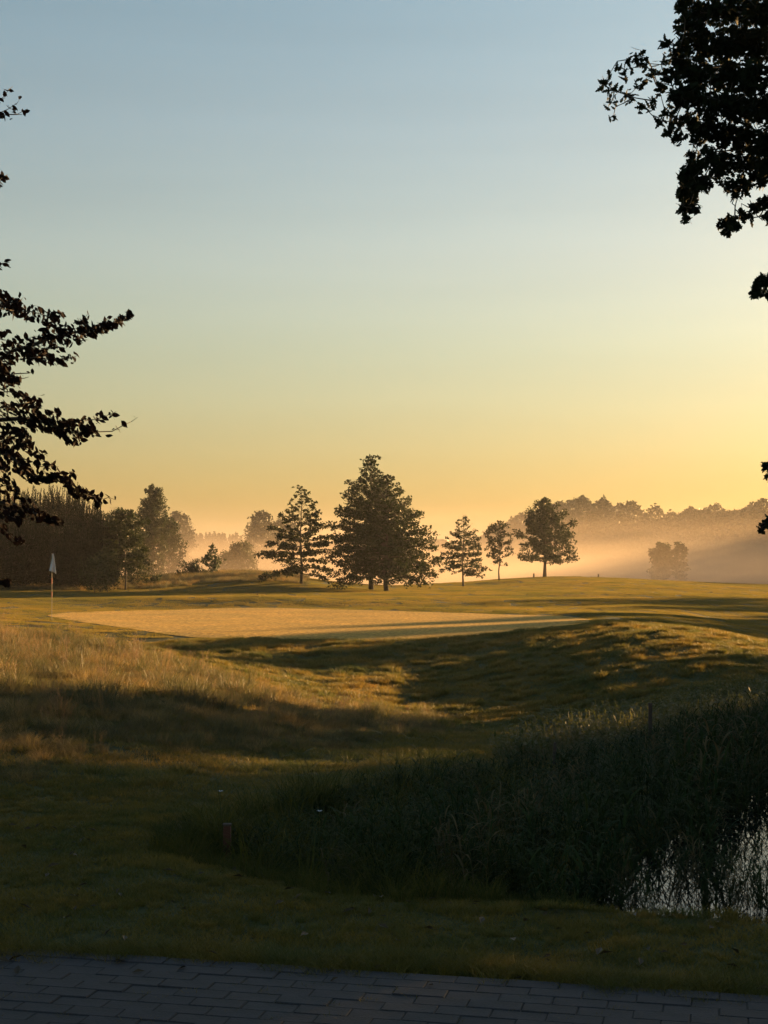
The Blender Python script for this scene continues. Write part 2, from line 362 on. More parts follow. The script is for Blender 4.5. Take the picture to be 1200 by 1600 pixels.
def scatter(name, X, Y, variants, scale, up=True, tilt=0., lift=0., seed=1, zscale=None, Z=None, rz=None):
    r = np.random.default_rng(seed); n = len(X)
    if Z is None: Z = ground_z(X, Y)
    if up: nrm = np.stack([r.normal(0, tilt, n), r.normal(0, tilt, n), np.ones(n)], -1)
    else:
        e = .25; nrm = np.stack([-(ground_z(X+e, Y)-ground_z(X-e, Y))/(2*e), -(ground_z(X, Y+e)-ground_z(X, Y-e))/(2*e), np.ones(n)], -1)
    nrm /= np.linalg.norm(nrm, axis=1)[:, None]
    th = r.random(n)*2*np.pi if rz is None else rz
    fx = np.stack([np.cos(th), np.sin(th), np.zeros(n)], -1)
    fx -= nrm*(fx*nrm).sum(1)[:, None]; fx /= np.linalg.norm(fx, axis=1)[:, None]; fy = np.cross(nrm, fx)
    eul = np.stack([np.arctan2(fy[:, 2], nrm[:, 2]), -np.arcsin(np.clip(fx[:, 2], -1, 1)), np.arctan2(fx[:, 1], fx[:, 0])], -1)
    me = bpy.data.meshes.new(name); me.vertices.add(n)
    me.vertices.foreach_set('co', np.stack([X, Y, Z+lift], -1).astype(np.float32).ravel())
    sc = np.asarray(scale, float)*np.ones(n); zs = sc if zscale is None else sc*zscale
    for nm, typ, key, dat in (('rot', 'FLOAT_VECTOR', 'vector', eul), ('scl', 'FLOAT_VECTOR', 'vector', np.stack([sc, sc, zs], -1))):
        a = me.attributes.new(nm, typ, 'POINT'); a.data.foreach_set(key, dat.astype(np.float32).ravel())
    a = me.attributes.new('idx', 'INT', 'POINT'); a.data.foreach_set('value', r.integers(0, len(variants), n).astype(np.int32))
    o = obj(name, me)
    g = bpy.data.node_groups.new(name, 'GeometryNodeTree')
    g.interface.new_socket('Geometry', in_out='INPUT', socket_type='NodeSocketGeometry')
    g.interface.new_socket('Geometry', in_out='OUTPUT', socket_type='NodeSocketGeometry')
    N, L = g.nodes, g.links; gi = N.new('NodeGroupInput'); go = N.new('NodeGroupOutput'); ip = N.new('GeometryNodeInstanceOnPoints')
    gti = N.new('GeometryNodeGeometryToInstance')
    for me_v in variants:
        vo = bpy.data.objects.get('src_'+me_v.name) or bpy.data.objects.new('src_'+me_v.name, me_v)
        oi = N.new('GeometryNodeObjectInfo'); oi.inputs[0].default_value = vo; L.new(oi.outputs['Geometry'], gti.inputs[0])
    L.new(gi.outputs[0], ip.inputs['Points']); L.new(gti.outputs[0], ip.inputs['Instance']); ip.inputs['Pick Instance'].default_value = True
    for nm, dt, sock in (('rot', 'FLOAT_VECTOR', 'Rotation'), ('scl', 'FLOAT_VECTOR', 'Scale'), ('idx', 'INT', 'Instance Index')):
        na = N.new('GeometryNodeInputNamedAttribute'); na.data_type = dt; na.inputs['Name'].default_value = nm
        L.new(na.outputs['Attribute'], ip.inputs[sock])
    L.new(ip.outputs[0], go.inputs[0])
    md = o.modifiers.new('scatter', 'NODES'); md.node_group = g
    tag(o, kind='stuff'); return o

def grid_points(x0, x1, y0, y1, step, jit=.3, seed=3, wedge=.31, margin=1.2):
    r = np.random.default_rng(seed)
    gx, gy = np.meshgrid(np.arange(x0, x1, step), np.arange(y0, y1, step))
    X = gx.ravel()+r.uniform(-jit, jit, gx.size)*step; Y = gy.ravel()+r.uniform(-jit, jit, gx.size)*step
    k = np.abs(X) < Y*wedge+margin
    return X[k], Y[k]

def pxpoly(L): return [((px-600)/F*y, y) for px, y in L]
ROUGH = pxpoly([(-400, 11), (60, 11), (230, 13), (450, 14.8), (600, 17.5), (735, 22), (725, 24.5), (640, 25), (500, 24.5), (400, 24.5), (280, 26.5), (150, 28.8), (50, 29.6), (-400, 30)])
REEDS = pxpoly([(315, 9.1), (500, 8.35), (700, 7.95), (930, 7.9), (985, 8.6), (1010, 9.3), (1090, 10.9), (1170, 12.8), (1270, 15), (1500, 17.5), (1700, 20),
                (1500, 21.5), (1200, 19.3), (1060, 17.2), (900, 14.5), (700, 13), (560, 11.8), (400, 10.4)])
WEEDS = pxpoly([(760, 14.6), (900, 15.2), (1040, 17.4), (1200, 19.2), (1600, 21.5), (1600, 25.5), (1180, 24.5), (1010, 22.5), (880, 19), (800, 16.4)])
def noise2(X, Y, s, seed=0):
    r = np.random.default_rng(seed); v = 0
    for _ in range(6):
        th, ph, k = r.uniform(0, 6.28), r.uniform(0, 6.28), s*r.uniform(.6, 1.8)
        v = v+np.sin((X*math.cos(th)+Y*math.sin(th))/k*6.28+ph+np.sin((X*math.sin(th)-Y*math.cos(th))/k*4)*.8)
    return v/6

M_lawn = leaf_mat('lawn_blade', (.085, .088, .016), (.19, .155, .03), .4, patch=(.55, (.62, .78, .8), (1.35, 1.1, .9)))
M_bank = leaf_mat('bank_grass_blade', (.09, .10, .022), (.25, .185, .05), .5, patch=(1.3, (.6, .8, .8), (1.35, 1.1, .9)))
M_fair = leaf_mat('fairway_blade', (.13, .125, .03), (.25, .19, .045), .5, .7, spec=.08, patch=(5, (.75, .85, .85), (1.25, 1.1, 1)))
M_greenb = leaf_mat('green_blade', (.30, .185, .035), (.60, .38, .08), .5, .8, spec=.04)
M_fescue = leaf_mat('fescue_blade', (.11, .09, .035), (.38, .29, .12), .45, patch=(1.1, (.42, .52, .55), (1.35, 1.15, 1)))
M_fescue2 = leaf_mat('fescue_green_blade', (.07, .08, .028), (.17, .14, .06), .45)
M_plume = leaf_mat('fescue_plume', (.17, .125, .065), (.29, .21, .11), .5, patch=(2, (.7, .6, .7), (1.1, 1, .9)))
M_reed = leaf_mat('reed_leaf', (.012, .030, .009), (.040, .058, .016), .3, .7, spec=.08)
M_reedd = leaf_mat('dead_reed_leaf', (.06, .05, .025), (.14, .11, .055), .3, .8, spec=.05)
M_weed = leaf_mat('weed_leaf', (.06, .075, .02), (.15, .14, .045), .5)
M_sedge = leaf_mat('sedge_blade', (.035, .052, .012), (.13, .12, .03), .4, spec=.1, patch=(.5, (.6, .7, .7), (1.2, 1.1, .9)))

lawnv = [blade_mesh('lawn_patch', M_lawn, 1500, .38, (.010, .042), .0042, .8, 2, i) for i in range(3)]
bankv = [blade_mesh('bank_patch', M_bank, 700, .55, (.02, .055), .006, .9, 2, 10+i) for i in range(3)]
tuftv = [blade_mesh('tuft_patch', M_bank, 120, .16, (.04, .10), .006, .9, 3, 20+i, True, spread=1) for i in range(3)]
fairv = [blade_mesh('fairway_patch', M_fair, 1500, 1.05, (.015, .05), .011, .8, 2, 30+i) for i in range(3)]
greenv = [blade_mesh('green_patch', M_greenb, 2600, 1.02, (.005, .014), .010, .8, 1, 40+i) for i in range(2)]

X, Y = grid_points(-5, 5, 5.6, 11.5, .33, seed=11, margin=.9)
k = (path_s(X, Y) > .18) & (poly_sd(X, Y, POND) > .15) & (poly_sd(X, Y, ROUGH) > -.1)
scatter('lawn_grass', X[k], Y[k], lawnv, 1.12, False, seed=5, zscale=.85+.45*noise2(X[k], Y[k], .9))
# ragged edge creeping over the paving
r = np.random.default_rng(8); X = r.uniform(-2.4, 2.4, 900); s_ = r.normal(.10, .07, 900)+.05*np.sin(X*5)+.05*np.sin(X*1.7+1)
Y = PATH_EDGE+X*math.tan(PATH_R)+s_
scatter('verge_grass', X, Y, [blade_mesh('verge_tuft', M_lawn, 60, .12, (.015, .05), .003, 1.1, 3, 50+i, True, spread=1) for i in range(3)], r.uniform(.6, 1.4, 900), Z=np.full(900, -.01), seed=6)
r = np.random.default_rng(170); X = r.uniform(-2, 2, 240); Y = r.uniform(5.4, 6.6, 240); k = path_s(X, Y) < 0; X, Y = X[k], Y[k]
scatter('joint_grass', X, Y, [blade_mesh('joint_tuft', M_lawn, 30, .07, (.008, .03), .003, 1.2, 3, 175, True, spread=1)], r.uniform(.3, 1.0, len(X)), Z=np.full(len(X), -.004), seed=171)
X, Y = grid_points(-9, 14, 11.3, 37, .45, seed=12, margin=1.5)
k = (poly_sd(X, Y, POND) > .1) & (poly_sd(X, Y, REEDS) > -.3) & (poly_sd(X, Y, GREEN) > .1)
scatter('bank_grass', X[k], Y[k], bankv, 1.08, False, seed=7, zscale=.9+.35*noise2(X[k], Y[k], 1.5, 4))
r = np.random.default_rng(13); X = np.concatenate([r.uniform(-10, 12, 9000), r.uniform(-10, 12, 9000), r.uniform(-3.4, 3.4, 2600)]); Y = np.concatenate([r.uniform(7, 37, 9000), r.uniform(23, 37, 9000), r.uniform(6.2, 11, 2600)])
k = (np.abs(X) < Y*.31+1) & (noise2(X, Y*1.6, .9, 5) > np.where(Y < 11, -.05, .12)) & (poly_sd(X, Y, POND) > .3) & (poly_sd(X, Y, GREEN) > .2) & (path_s(X, Y) > .5); X, Y = X[k], Y[k]
scatter('grass_tufts', X, Y, tuftv, np.where(Y < 11, .42, np.where(Y > 23, 1.35, 1.0))*r.uniform(.5, 1.1, len(X)), False, seed=8)
X, Y = grid_points(-40, 45, 36.5, 132, 1.0, seed=14, margin=3)
sdg = poly_sd(X, Y, GREEN); k = sdg > -.25; sdg = sdg[k]
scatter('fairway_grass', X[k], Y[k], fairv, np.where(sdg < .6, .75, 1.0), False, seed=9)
X, Y = grid_points(-14, 10, 35.5, 62, .95, .05, seed=15, margin=3)
k = poly_sd(X, Y, GREEN) < -.35
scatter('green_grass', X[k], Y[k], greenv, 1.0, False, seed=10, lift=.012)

r = np.random.default_rng(140); X = r.uniform(-2.8, 2.8, 260); Y = r.uniform(5.9, 9.5, 260); k = (poly_sd(X, Y, POND) > .2) & (poly_sd(X, Y, REEDS) > 0)
M_fallen = leaf_mat('fallen_leaf', (.03, .02, .01), (.07, .045, .02), .1)
lv = [mesh_np('fallen_leaf', [(-.03, 0, .004), (0, .014, .010), (.035, 0, .002), (0, -.014, .012)], [[0, 1, 2, 3]], M_fallen)]
scatter('fallen_leaves', X[k], Y[k], lv, r.uniform(.5, 1.2, k.sum()), tilt=.35, seed=141, Z=np.where(path_s(X[k], Y[k]) < 0, 0.002, ground_z(X[k], Y[k])+.022))
# long rough grass on the left mound
roughv = [blade_mesh('rough_tussock', M_fescue, 170, .36, (.12, .36), .0055, .85, 4, 60+i, True, spread=1, droop=.28) for i in range(4)]
rough2v = [blade_mesh('rough_green_tussock', M_fescue2, 130, .36, (.10, .30), .006, .7, 4, 70+i, True, spread=1, droop=.2) for i in range(3)]
def plume_mesh(i):
    r = np.random.default_rng(80+i); q = MB()
    for _ in range(16):
        a, rr = r.uniform(0, 6.28), r.uniform(0, .16); bx, by = rr*math.cos(a), rr*math.sin(a); h = r.uniform(.34, .6); ln = r.uniform(.02, .16); az = r.uniform(0, 6.28)
        pt = lambda t: Vector((bx+math.cos(az)*ln*t*t, by+math.sin(az)*ln*t*t, h*t))
        w = .0009; p = [pt(t) for t in (0, .4, .75, 1)]
        for u, v in zip(p, p[1:]): q.add([u+Vector((-w, 0, 0)), u+Vector((w, 0, 0)), v+Vector((w, 0, 0)), v+Vector((-w, 0, 0))], [[0, 1, 2, 3]])
        for _k in range(16):
            t = r.uniform(.72, 1.02); c = pt(t); d = Vector((r.normal(), r.normal(), r.normal()+.9)).normalized()*r.uniform(.012, .03); e = d.cross(Vector((r.normal(), r.normal(), .1))).normalized()*.0022
            q.add([c, c+d*.5+e, c+d, c+d*.5-e], [[0, 1, 2, 3]])
    return mesh_np('plume', q.v, q.f, M_plume)
plumev = [plume_mesh(i) for i in range(3)]
X, Y = grid_points(-12, 4, 10.5, 31.5, .2, .5, seed=16, margin=1.2)
d = poly_sd(X, Y, ROUGH)+.5*noise2(X, Y, 2.0, 9); k = d < 0; X, Y, d = X[k], Y[k], d[k]
q = noise2(X, Y, 1.7, 21); r = np.random.default_rng(17); f = np.clip(.45+np.minimum(-d, 1.5)*.4, 0, 1)*np.clip(.78+.85*noise2(X, Y, .75, 40)+.35*noise2(X, Y, .35, 41), .3, 1.3)
k = q+r.normal(0, .25, len(X)) > -.05
scatter('rough_grass', X[k], Y[k], roughv, f[k]*r.uniform(.4, .78, k.sum()), tilt=.15, seed=18)
scatter('rough_green_grass', X[~k], Y[~k], rough2v, f[~k]*r.uniform(.6, 1.1, (~k).sum()), tilt=.12, seed=19)
k = (r.random(len(X)) < .16) & (noise2(X, Y, 2.4, 33) > -.25)
scatter('rough_grass_plumes', X[k], Y[k], plumev, f[k]*r.uniform(.42, .78, k.sum()), tilt=.1, seed=20)
# dry rough on the far hump and below the pines
X, Y = grid_points(-32, -4.2, 66, 112, .5, .5, seed=21, margin=3)
hp = pxpoly([(-60, 74), (150, 78), (250, 80), (300, 83), (480, 84), (470, 100), (300, 110), (-60, 112)])
k = poly_sd(X, Y, hp)+1.5*noise2(X, Y, 6, 3) < 0
scatter('dry_tussock_grass', X[k], Y[k], roughv+rough2v, RNG.uniform(.8, 1.5, k.sum()), seed=22)
# weeds lit on the far bank of the pond
def weed_mesh(i):
    r = np.random.default_rng(90+i); q = MB()
    for _ in range(22):
        a, rr = r.uniform(0, 6.28), r.uniform(0, .22); b0 = Vector((rr*math.cos(a), rr*math.sin(a), 0)); h = r.uniform(.15, .38)
        az = r.uniform(0, 6.28); tip = b0+Vector((math.cos(az)*.1, math.sin(az)*.1, h)); w = .002
        q.add([b0+Vector((-w, 0, 0)), b0+Vector((w, 0, 0)), tip+Vector((w, 0, 0)), tip+Vector((-w, 0, 0))], [[0, 1, 2, 3]])
        for _k in range(9):
            c = b0.lerp(tip, r.uniform(.3, 1)); d = Vector((r.normal(), r.normal(), r.normal()*.5+.2)).normalized()*r.uniform(.03, .07); e = d.cross(Vector((0, 0, 1))).normalized()*.011
            q.add([c, c+d*.5+e, c+d, c+d*.5-e], [[0, 1, 2, 3]])
    return mesh_np('weed', q.v, q.f, M_weed)
weedv = [weed_mesh(i) for i in range(4)]
X, Y = grid_points(0, 13, 14, 26, .24, .5, seed=23, margin=1.5)
k = poly_sd(X, Y, WEEDS)+.5*noise2(X, Y, 1.6, 8) < 0; X, Y = X[k], Y[k]; r = np.random.default_rng(24)
kk = r.random(len(X)) < .5
scatter('bank_weeds', X[kk], Y[kk], weedv, r.uniform(.6, 1.25, kk.sum()), tilt=.1, seed=25)
scatter('bank_weed_grass', X[~kk], Y[~kk], rough2v, r.uniform(.6, 1.2, (~kk).sum()), tilt=.1, seed=26)

# reeds
def reed_leaf(q, p, az, L, w, up, mirror=1):
    pts = []; d = Vector((math.cos(az), math.sin(az), 0)); el = up; c = Vector(p); s = L/6
    for k in range(7):
        pts.append(c.copy()); c = c+(d*math.cos(el)+Vector((0, 0, 1))*math.sin(el))*s; el -= .17+.16*k*mirror*.55
    sd = Vector((-d.y, d.x, 0))
    V = []; ws = (.5, .9, 1, .9, .65, .35, .03)
    for k, pp in enumerate(pts): V += [pp-sd*w*ws[k]/2, pp+sd*w*ws[k]/2]
    q.add(V, [[2*k, 2*k+1, 2*k+3, 2*k+2] for k in range(6)])
def reed_mesh(i, n=7, H=(.6, 1.2), spread=.18, mat=None):
    r = np.random.default_rng(100+i); q = MB()
    for _ in range(n):
        a, rr = r.uniform(0, 6.28), r.uniform(0, spread); b0 = Vector((rr*math.cos(a), rr*math.sin(a), 0)); h = r.uniform(*H)
        az = r.uniform(0, 6.28); ln = r.uniform(.02, .22)*h
        pt = lambda t: b0+Vector((math.cos(az)*ln*t*t, math.sin(az)*ln*t*t, h*t))
        q.tube([pt(t) for t in (0, .5, 1)], [.004, .003, .0015], 3, False)
        la = r.uniform(0, 6.28)
        for k in range(8):
            t = .22+.78*k/7.5+r.uniform(-.03, .03); la += math.pi+r.normal(0, .5)
            reed_leaf(q, pt(min(t, 1)), la, r.uniform(.22, .42), r.uniform(.013, .022), r.uniform(.75, 1.3))
    return mesh_np('reed_clump', q.v, q.f, mat or M_reed)
reedv = [reed_mesh(i) for i in range(7)]+[reed_mesh(9, 4, (.5, 1.25), .2, M_reedd)]
X, Y = grid_points(-2, 9, 7.5, 22, .22, .5, seed=27, margin=2.5)
d = poly_sd(X, Y, REEDS)+.12*noise2(X, Y, 1.0, 12)-.3*(poly_sd(X, Y, POND) < .6); k = (d < -.08); X, Y, d = X[k], Y[k], d[k]; r = np.random.default_rng(28)
Z = ground_z(X, Y); ptop = np.interp(X/Y*F+600, [300, 400, 600, 800, 950, 1100, 1200], [1295, 1278, 1240, 1220, 1175, 1120, 1094])
hh = np.clip((EYE-(ptop-HOR)*Y/F-Z)/1.12, .28, .98)*np.clip(.6+(-d)*.9, 0, 1)
hh = np.clip(hh*(np.where(X/Y*F+600 > 1060, .82, .62)+.38*np.clip(poly_sd(X, Y, POND)/1.4, 0, 1)), .2, 1)
hh *= np.where((Y < 9.7) & (X/Y*F+600 > 935), .42, 1)
zs = hh*r.uniform(.72, 1.08, len(X)); sx = np.clip(zs*1.25, .5, .95)
scatter('reed_bed', X, Y, reedv, sx, tilt=.10, seed=29, Z=Z, zscale=zs/sx)
r = np.random.default_rng(95); n_ = 110; X = r.uniform(1.25, 3.4, n_); Y = 8.1+(X-1.25)*.35+r.uniform(0, 1, n_)**1.5*1.2
scatter('pond_edge_reeds', X, Y, reedv, r.uniform(.16, .34, n_), tilt=.2, seed=96, Z=np.full(n_, WATER_Z-.03))
# grass fringe along the near side of the reeds and the pond
sedgev = [blade_mesh('sedge_tussock', M_sedge, 90, .20, (.10, .26), .005, .7, 4, 120+i, True, spread=1, droop=.25) for i in range(4)]
X, Y = grid_points(-2.2, 6, 7.2, 11, .10, .5, seed=30, margin=1.5)
d1 = poly_sd(X, Y, REEDS); d2 = poly_sd(X, Y, POND)
k = (((np.abs(d1-.04) < .34+.2*noise2(X, Y, .5, 2)) & (Y < 10.4)) | ((np.abs(d2-.02) < .16) & (Y < 8.6))) & (ground_z(X, Y) > -.42); r = np.random.default_rng(31)
k &= r.random(len(X)) < .8
scatter('pond_edge_grass', X[k], Y[k], sedgev, r.uniform(.3, 1.0, k.sum())*np.where(X[k] > 1.1, .5, 1)*np.clip(1.25-1.6*np.maximum(d1[k], 0), .35, 1.1), tilt=.1, seed=32)

X, Y = grid_points(-2, 3, 8, 13, .16, .5, seed=150, margin=1.5); pxx = X/Y*F+600; r = np.random.default_rng(151)
k = (poly_sd(X, Y, REEDS) < .05) & (pxx < 820) & (r.random(len(X)) < np.interp(pxx, [320, 560, 820], [.9, .55, .2]))
scatter('tall_bank_grass', X[k], Y[k], [blade_mesh('tall_tussock', M_sedge, 60, .24, (.18, .5), .006, .6, 5, 160+i, True, spread=1, droop=.3) for i in range(3)], r.uniform(.5, 1.15, k.sum()), tilt=.12, seed=152)
# ------------------------------------------------------------------ pond water
m, n, l, b, out = nodes('pond_water')
b.inputs['Base Color'].default_value = (.006, .009, .008, 1); b.inputs['Roughness'].default_value = .02; b.inputs['IOR'].default_value = 1.333
b.inputs['Specular IOR Level'].default_value = .5
t1 = noise(n, l, 3.0, 2); t2 = noise(n, l, 14, 2)
ad = n.new('ShaderNodeMath'); ad.operation = 'MULTIPLY_ADD'; ad.inputs[1].default_value = .3; l.new(t2.outputs[0], ad.inputs[0]); l.new(t1.outputs[0], ad.inputs[2])
bp = n.new('ShaderNodeBump'); bp.inputs['Distance'].default_value = .003; bp.inputs['Strength'].default_value = .12
l.new(ad.outputs[0], bp.inputs['Height']); l.new(bp.outputs[0], b.inputs['Normal'])
pc = (sum(p[0] for p in POND)/len(POND), sum(p[1] for p in POND)/len(POND))
V = [(pc[0], pc[1], WATER_Z)]+[(x+(x-pc[0])/math.hypot(x-pc[0], y-pc[1])*.35, y+(y-pc[1])/math.hypot(x-pc[0], y-pc[1])*.35, WATER_Z) for x, y in POND]
q = MB(); q.add(V, [[0, i+1, (i+1) % len(POND)+1] for i in range(len(POND))])
tag(q.build('pond_water', m), kind='structure')

# ------------------------------------------------------------------ brick paving
m, n, l, b, out = nodes('paving_brick')
oi = n.new('ShaderNodeObjectInfo'); t = noise(n, l, 60, 5); t3 = noise(n, l, 9, 3)
r1 = ramp(n, l, oi.outputs['Random'], [(0, (.024, .022, .027)), (.5, (.027, .025, .031)), (1, (.030, .028, .033))])
r2 = ramp(n, l, t.outputs[0], [(.3, (.65, .65, .65)), (.7, (1.25, 1.25, 1.25))]); r3 = ramp(n, l, t3.outputs[0], [(.35, (.7, .72, .7)), (.65, (1.1, 1.1, 1.1))])
mx = n.new('ShaderNodeMixRGB'); mx.blend_type = 'MULTIPLY'; mx.inputs[0].default_value = 1; l.new(r1.outputs[0], mx.inputs[1]); l.new(r2.outputs[0], mx.inputs[2])
mx2 = n.new('ShaderNodeMixRGB'); mx2.blend_type = 'MULTIPLY'; mx2.inputs[0].default_value = 1; l.new(mx.outputs[0], mx2.inputs[1]); l.new(r3.outputs[0], mx2.inputs[2])
l.new(mx2.outputs[0], b.inputs['Base Color']); b.inputs['Roughness'].default_value = .8
bp = n.new('ShaderNodeBump'); bp.inputs['Distance'].default_value = .002; l.new(t.outputs[0], bp.inputs['Height']); l.new(bp.outputs[0], b.inputs['Normal'])
M_brick = m
M_joint = plain('paving_joint_sand', (.020, .020, .021), (.030, .029, .028), 40, .95, .002)
path = empty('brick_path', (0, PATH_EDGE, 0), PATH_R); tag(path, kind='structure')
q = MB(); q.box(-14, 14, -4, 0, -.08, -.0045); q.build('paving_joint', M_joint, path)
BL, BW = .21, .105
def brick_mesh(seed):
    r = np.random.default_rng(seed); g = .0018; bw = .0035; x, y = BL/2-g, BW/2-g
    z = [-.06, -bw, 0]; V = []
    for zz, ins in ((-.06, 0), (-bw, 0), (0, bw)):
        for sx, sy in ((-1, -1), (1, -1), (1, 1), (-1, 1)): V.append((sx*(x-ins)+r.normal(0, .0006), sy*(y-ins)+r.normal(0, .0006), zz))
    Fc = [[i+4*k, (i+1) % 4+4*k, (i+1) % 4+4*k+4, i+4*k+4] for k in range(2) for i in range(4)]+[[8, 9, 10, 11]]
    return mesh_np('brick', V, Fc, M_brick)
bms = [brick_mesh(i) for i in range(5)]
rest = MB(); cand = []
for row in range(0, 36):
    for c in range(-60, 60):
        x = c*BL+(row % 2)*BL/2; y = -BW/2-row*BW
        wx = x*PC-y*PS; wy = PATH_EDGE+x*PS+y*PC
        vis = abs(wx) < .262*wy+.16 and wy > 5.38
        cand.append((0 if vis else 1, abs(wx)+abs(wy-5.9), x, y, row))
cand.sort(); rr = random.Random(4)
for i, (_, _, x, y, row) in enumerate(cand):
    dz = rr.uniform(-.004, .0015); rx, ry = rr.uniform(-.012, .012), rr.uniform(-.006, .006)
    if i < 290:
        o = obj('brick', bms[rr.randrange(5)], path); o.location = (x, y, dz); o.rotation_euler = (rx, ry, rr.uniform(-.008, .008))
    else:
        me = bms[rr.randrange(5)]; rest.add([v.co+Vector((x, y, dz)) for v in me.vertices], [list(p.vertices) for p in me.polygons])
tag(rest.build('brick_paving', M_brick, path), kind='stuff')

# ------------------------------------------------------------------ trees
M_bark = plain('bark', (.05, .04, .03), (.10, .085, .065), 6, .9, .01)
M_barkd = plain('dark_bark', (.035, .03, .025), (.06, .05, .04), 6, .9, .01)
M_oakleaf = leaf_mat('pin_oak_leaf', (.014, .026, .007), (.032, .042, .011), .28, spec=.1)
M_maple = leaf_mat('maple_leaf', (.016, .028, .007), (.036, .044, .012), .28, spec=.1)
M_birch = leaf_mat('birch_leaf', (.020, .032, .010), (.045, .052, .016), .3, spec=.1)
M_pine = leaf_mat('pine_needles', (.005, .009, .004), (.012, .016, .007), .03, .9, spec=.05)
M_wood = leaf_mat('woodland_leaf', (.016, .024, .010), (.035, .04, .015), .15)
M_broom = leaf_mat('broom_leaf', (.03, .05, .016), (.06, .075, .026), .3)
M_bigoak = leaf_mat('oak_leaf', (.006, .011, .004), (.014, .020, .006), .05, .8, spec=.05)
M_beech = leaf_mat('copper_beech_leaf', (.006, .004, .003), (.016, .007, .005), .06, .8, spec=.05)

def unit(v): return v/np.maximum(np.linalg.norm(v, axis=-1, keepdims=True), 1e-9)
def kites(name, C, size, mat, r, flat=0., updir=None, aspect=.55, two=False):
    "one small folded leaf face per point"
    n = len(C); d = r.normal(size=(n, 3)); d[:, 2] *= (1-flat)
    if updir is not None: d = d*.35+np.asarray(updir)
    d = unit(d); e = r.normal(size=(n, 3)); e[:, 2] *= (1-flat); e = unit(np.cross(d, np.cross(e, d)))
    s = size*(.6+.8*r.random(n))[:, None]
    V = np.stack([C-d*s*.5, C+e*s*aspect*.5, C+d*s*.5, C-e*s*aspect*.5], 1)
    return mesh_np(name, V.reshape(-1, 3), np.arange(n*4).reshape(-1, 4), mat)

def make_tree(root, H, R, n_br, leaf, n_leaf, mat, bark=None, shape='cone', t0=.12, droop=-.15, rise=.9, clump=.28, flat=.5, seed=0,
              trunk_r=None, sparse_top=0., skew=(0, 0), jitter=.15, twigs=True, lean=0.):
    "trunk with limbs and a crown of separate leaf faces, hung in clumps along the limbs"
    r = np.random.default_rng(seed); bark = bark or M_bark
    tr = trunk_r or H*.018
    wob = r.normal(0, H*.006, (7, 2)); wob[0] = 0
    tp = [Vector((wob[i, 0]+lean*H*(i/6)**2, wob[i, 1], H*.99*i/6)) for i in range(7)]
    q = MB(); q.tube(tp, [tr*1.25]+[tr*(1-.93*i/6) for i in range(1, 7)], 7)
    lb = MB(); C = []; Wt = []
    def trunk_at(t):
        k = min(int(t*6), 5); return tp[k].lerp(tp[k+1], t*6-k)
    for i in range(n_br):
        t = t0+(1-t0)*((i+.5)/n_br)**.9; u = (t-t0)/(1-t0)
        az = i*2.39996+r.normal(0, .3)
        if shape == 'cone': L = R*(1-u)**.75*(.62+.38*min(1, u*7))
        elif shape == 'round': L = R*(math.sin(math.pi*min(1, .22+.74*u)))**.7
        elif shape == 'egg': L = R*math.sin(math.pi*min(1, (.16+.84*u)**.62))**.75
        elif shape == 'oval': L = R*(math.sin(math.pi*(.12+.84*u)))**.8
        else: L = R*(1-u)**.5
        L *= 1+r.normal(0, jitter); L *= 1+skew[0]*math.cos(az)+skew[1]*math.sin(az)
        L = max(L, .12*R)
        el = droop+(rise-droop)*u+r.normal(0, .08)
        p0 = trunk_at(t); d = Vector((math.cos(az)*math.cos(el), math.sin(az)*math.cos(el), math.sin(el)))
        curve = .18 if shape == 'cone' else -.1
        pts = [p0+d*L*s-Vector((0, 0, 1))*L*curve*(s*s-s*.4)*(1-u) for s in (0, .35, .7, 1)]
        lb.tube(pts, [tr*.42*(1-.75*t), tr*.3*(1-.75*t), tr*.18*(1-.75*t), .003], 4, False)
        nc = max(3, int(L/clump*1.5))
        for c in range(nc):
            s = (c+1)/nc*.92+.1 if nc > 1 else .8
            s = min(1.05, s*r.uniform(.9, 1.1)); s = max(.16, s)
            base = p0+d*L*s-Vector((0, 0, 1))*L*curve*(s*s-s*.4)*(1-u)
            w = clump*(.5+.6*s)
            side = Vector((-math.sin(az), math.cos(az), 0))*r.normal(0, .42*L*(1.05-s)+clump*.5)
            cen = base+side+Vector((0, 0, r.normal(0, .1*clump)))
            if twigs: lb.tube([base, cen], [tr*.08+.003, .003], 3, False)
            dens = 1-sparse_top*u**2
            if r.random() > dens: continue
            C.append(cen); Wt.append(w*max(.35, min(1, L/R*1.3)))
    C = np.array(C); Wt = np.array(Wt); k = r.choice(len(C), n_leaf, p=Wt**1.6/np.sum(Wt**1.6))
    off = r.normal(size=(n_leaf, 3)); off = unit(off)*(r.random(n_leaf)**.5)[:, None]; off[:, 2] *= (1-flat*.75)
    Pn = C[k]+off*Wt[k][:, None]
    q.build('trunk', bark, root, smooth=True)
    if lb.v: lb.build('limbs', bark, root)
    obj('crown', kites('crown', Pn, leaf, mat, r, flat*.5), root)
    return root

def tree_at(name, px, Y, label, cat='tree', group=None, sink=.03, **kw):
    X = (px-600)/F*Y; o = empty(name, (X, Y, zat(X, Y)-sink)); tag(o, label, cat, group)
    make_tree(o, **kw); return o

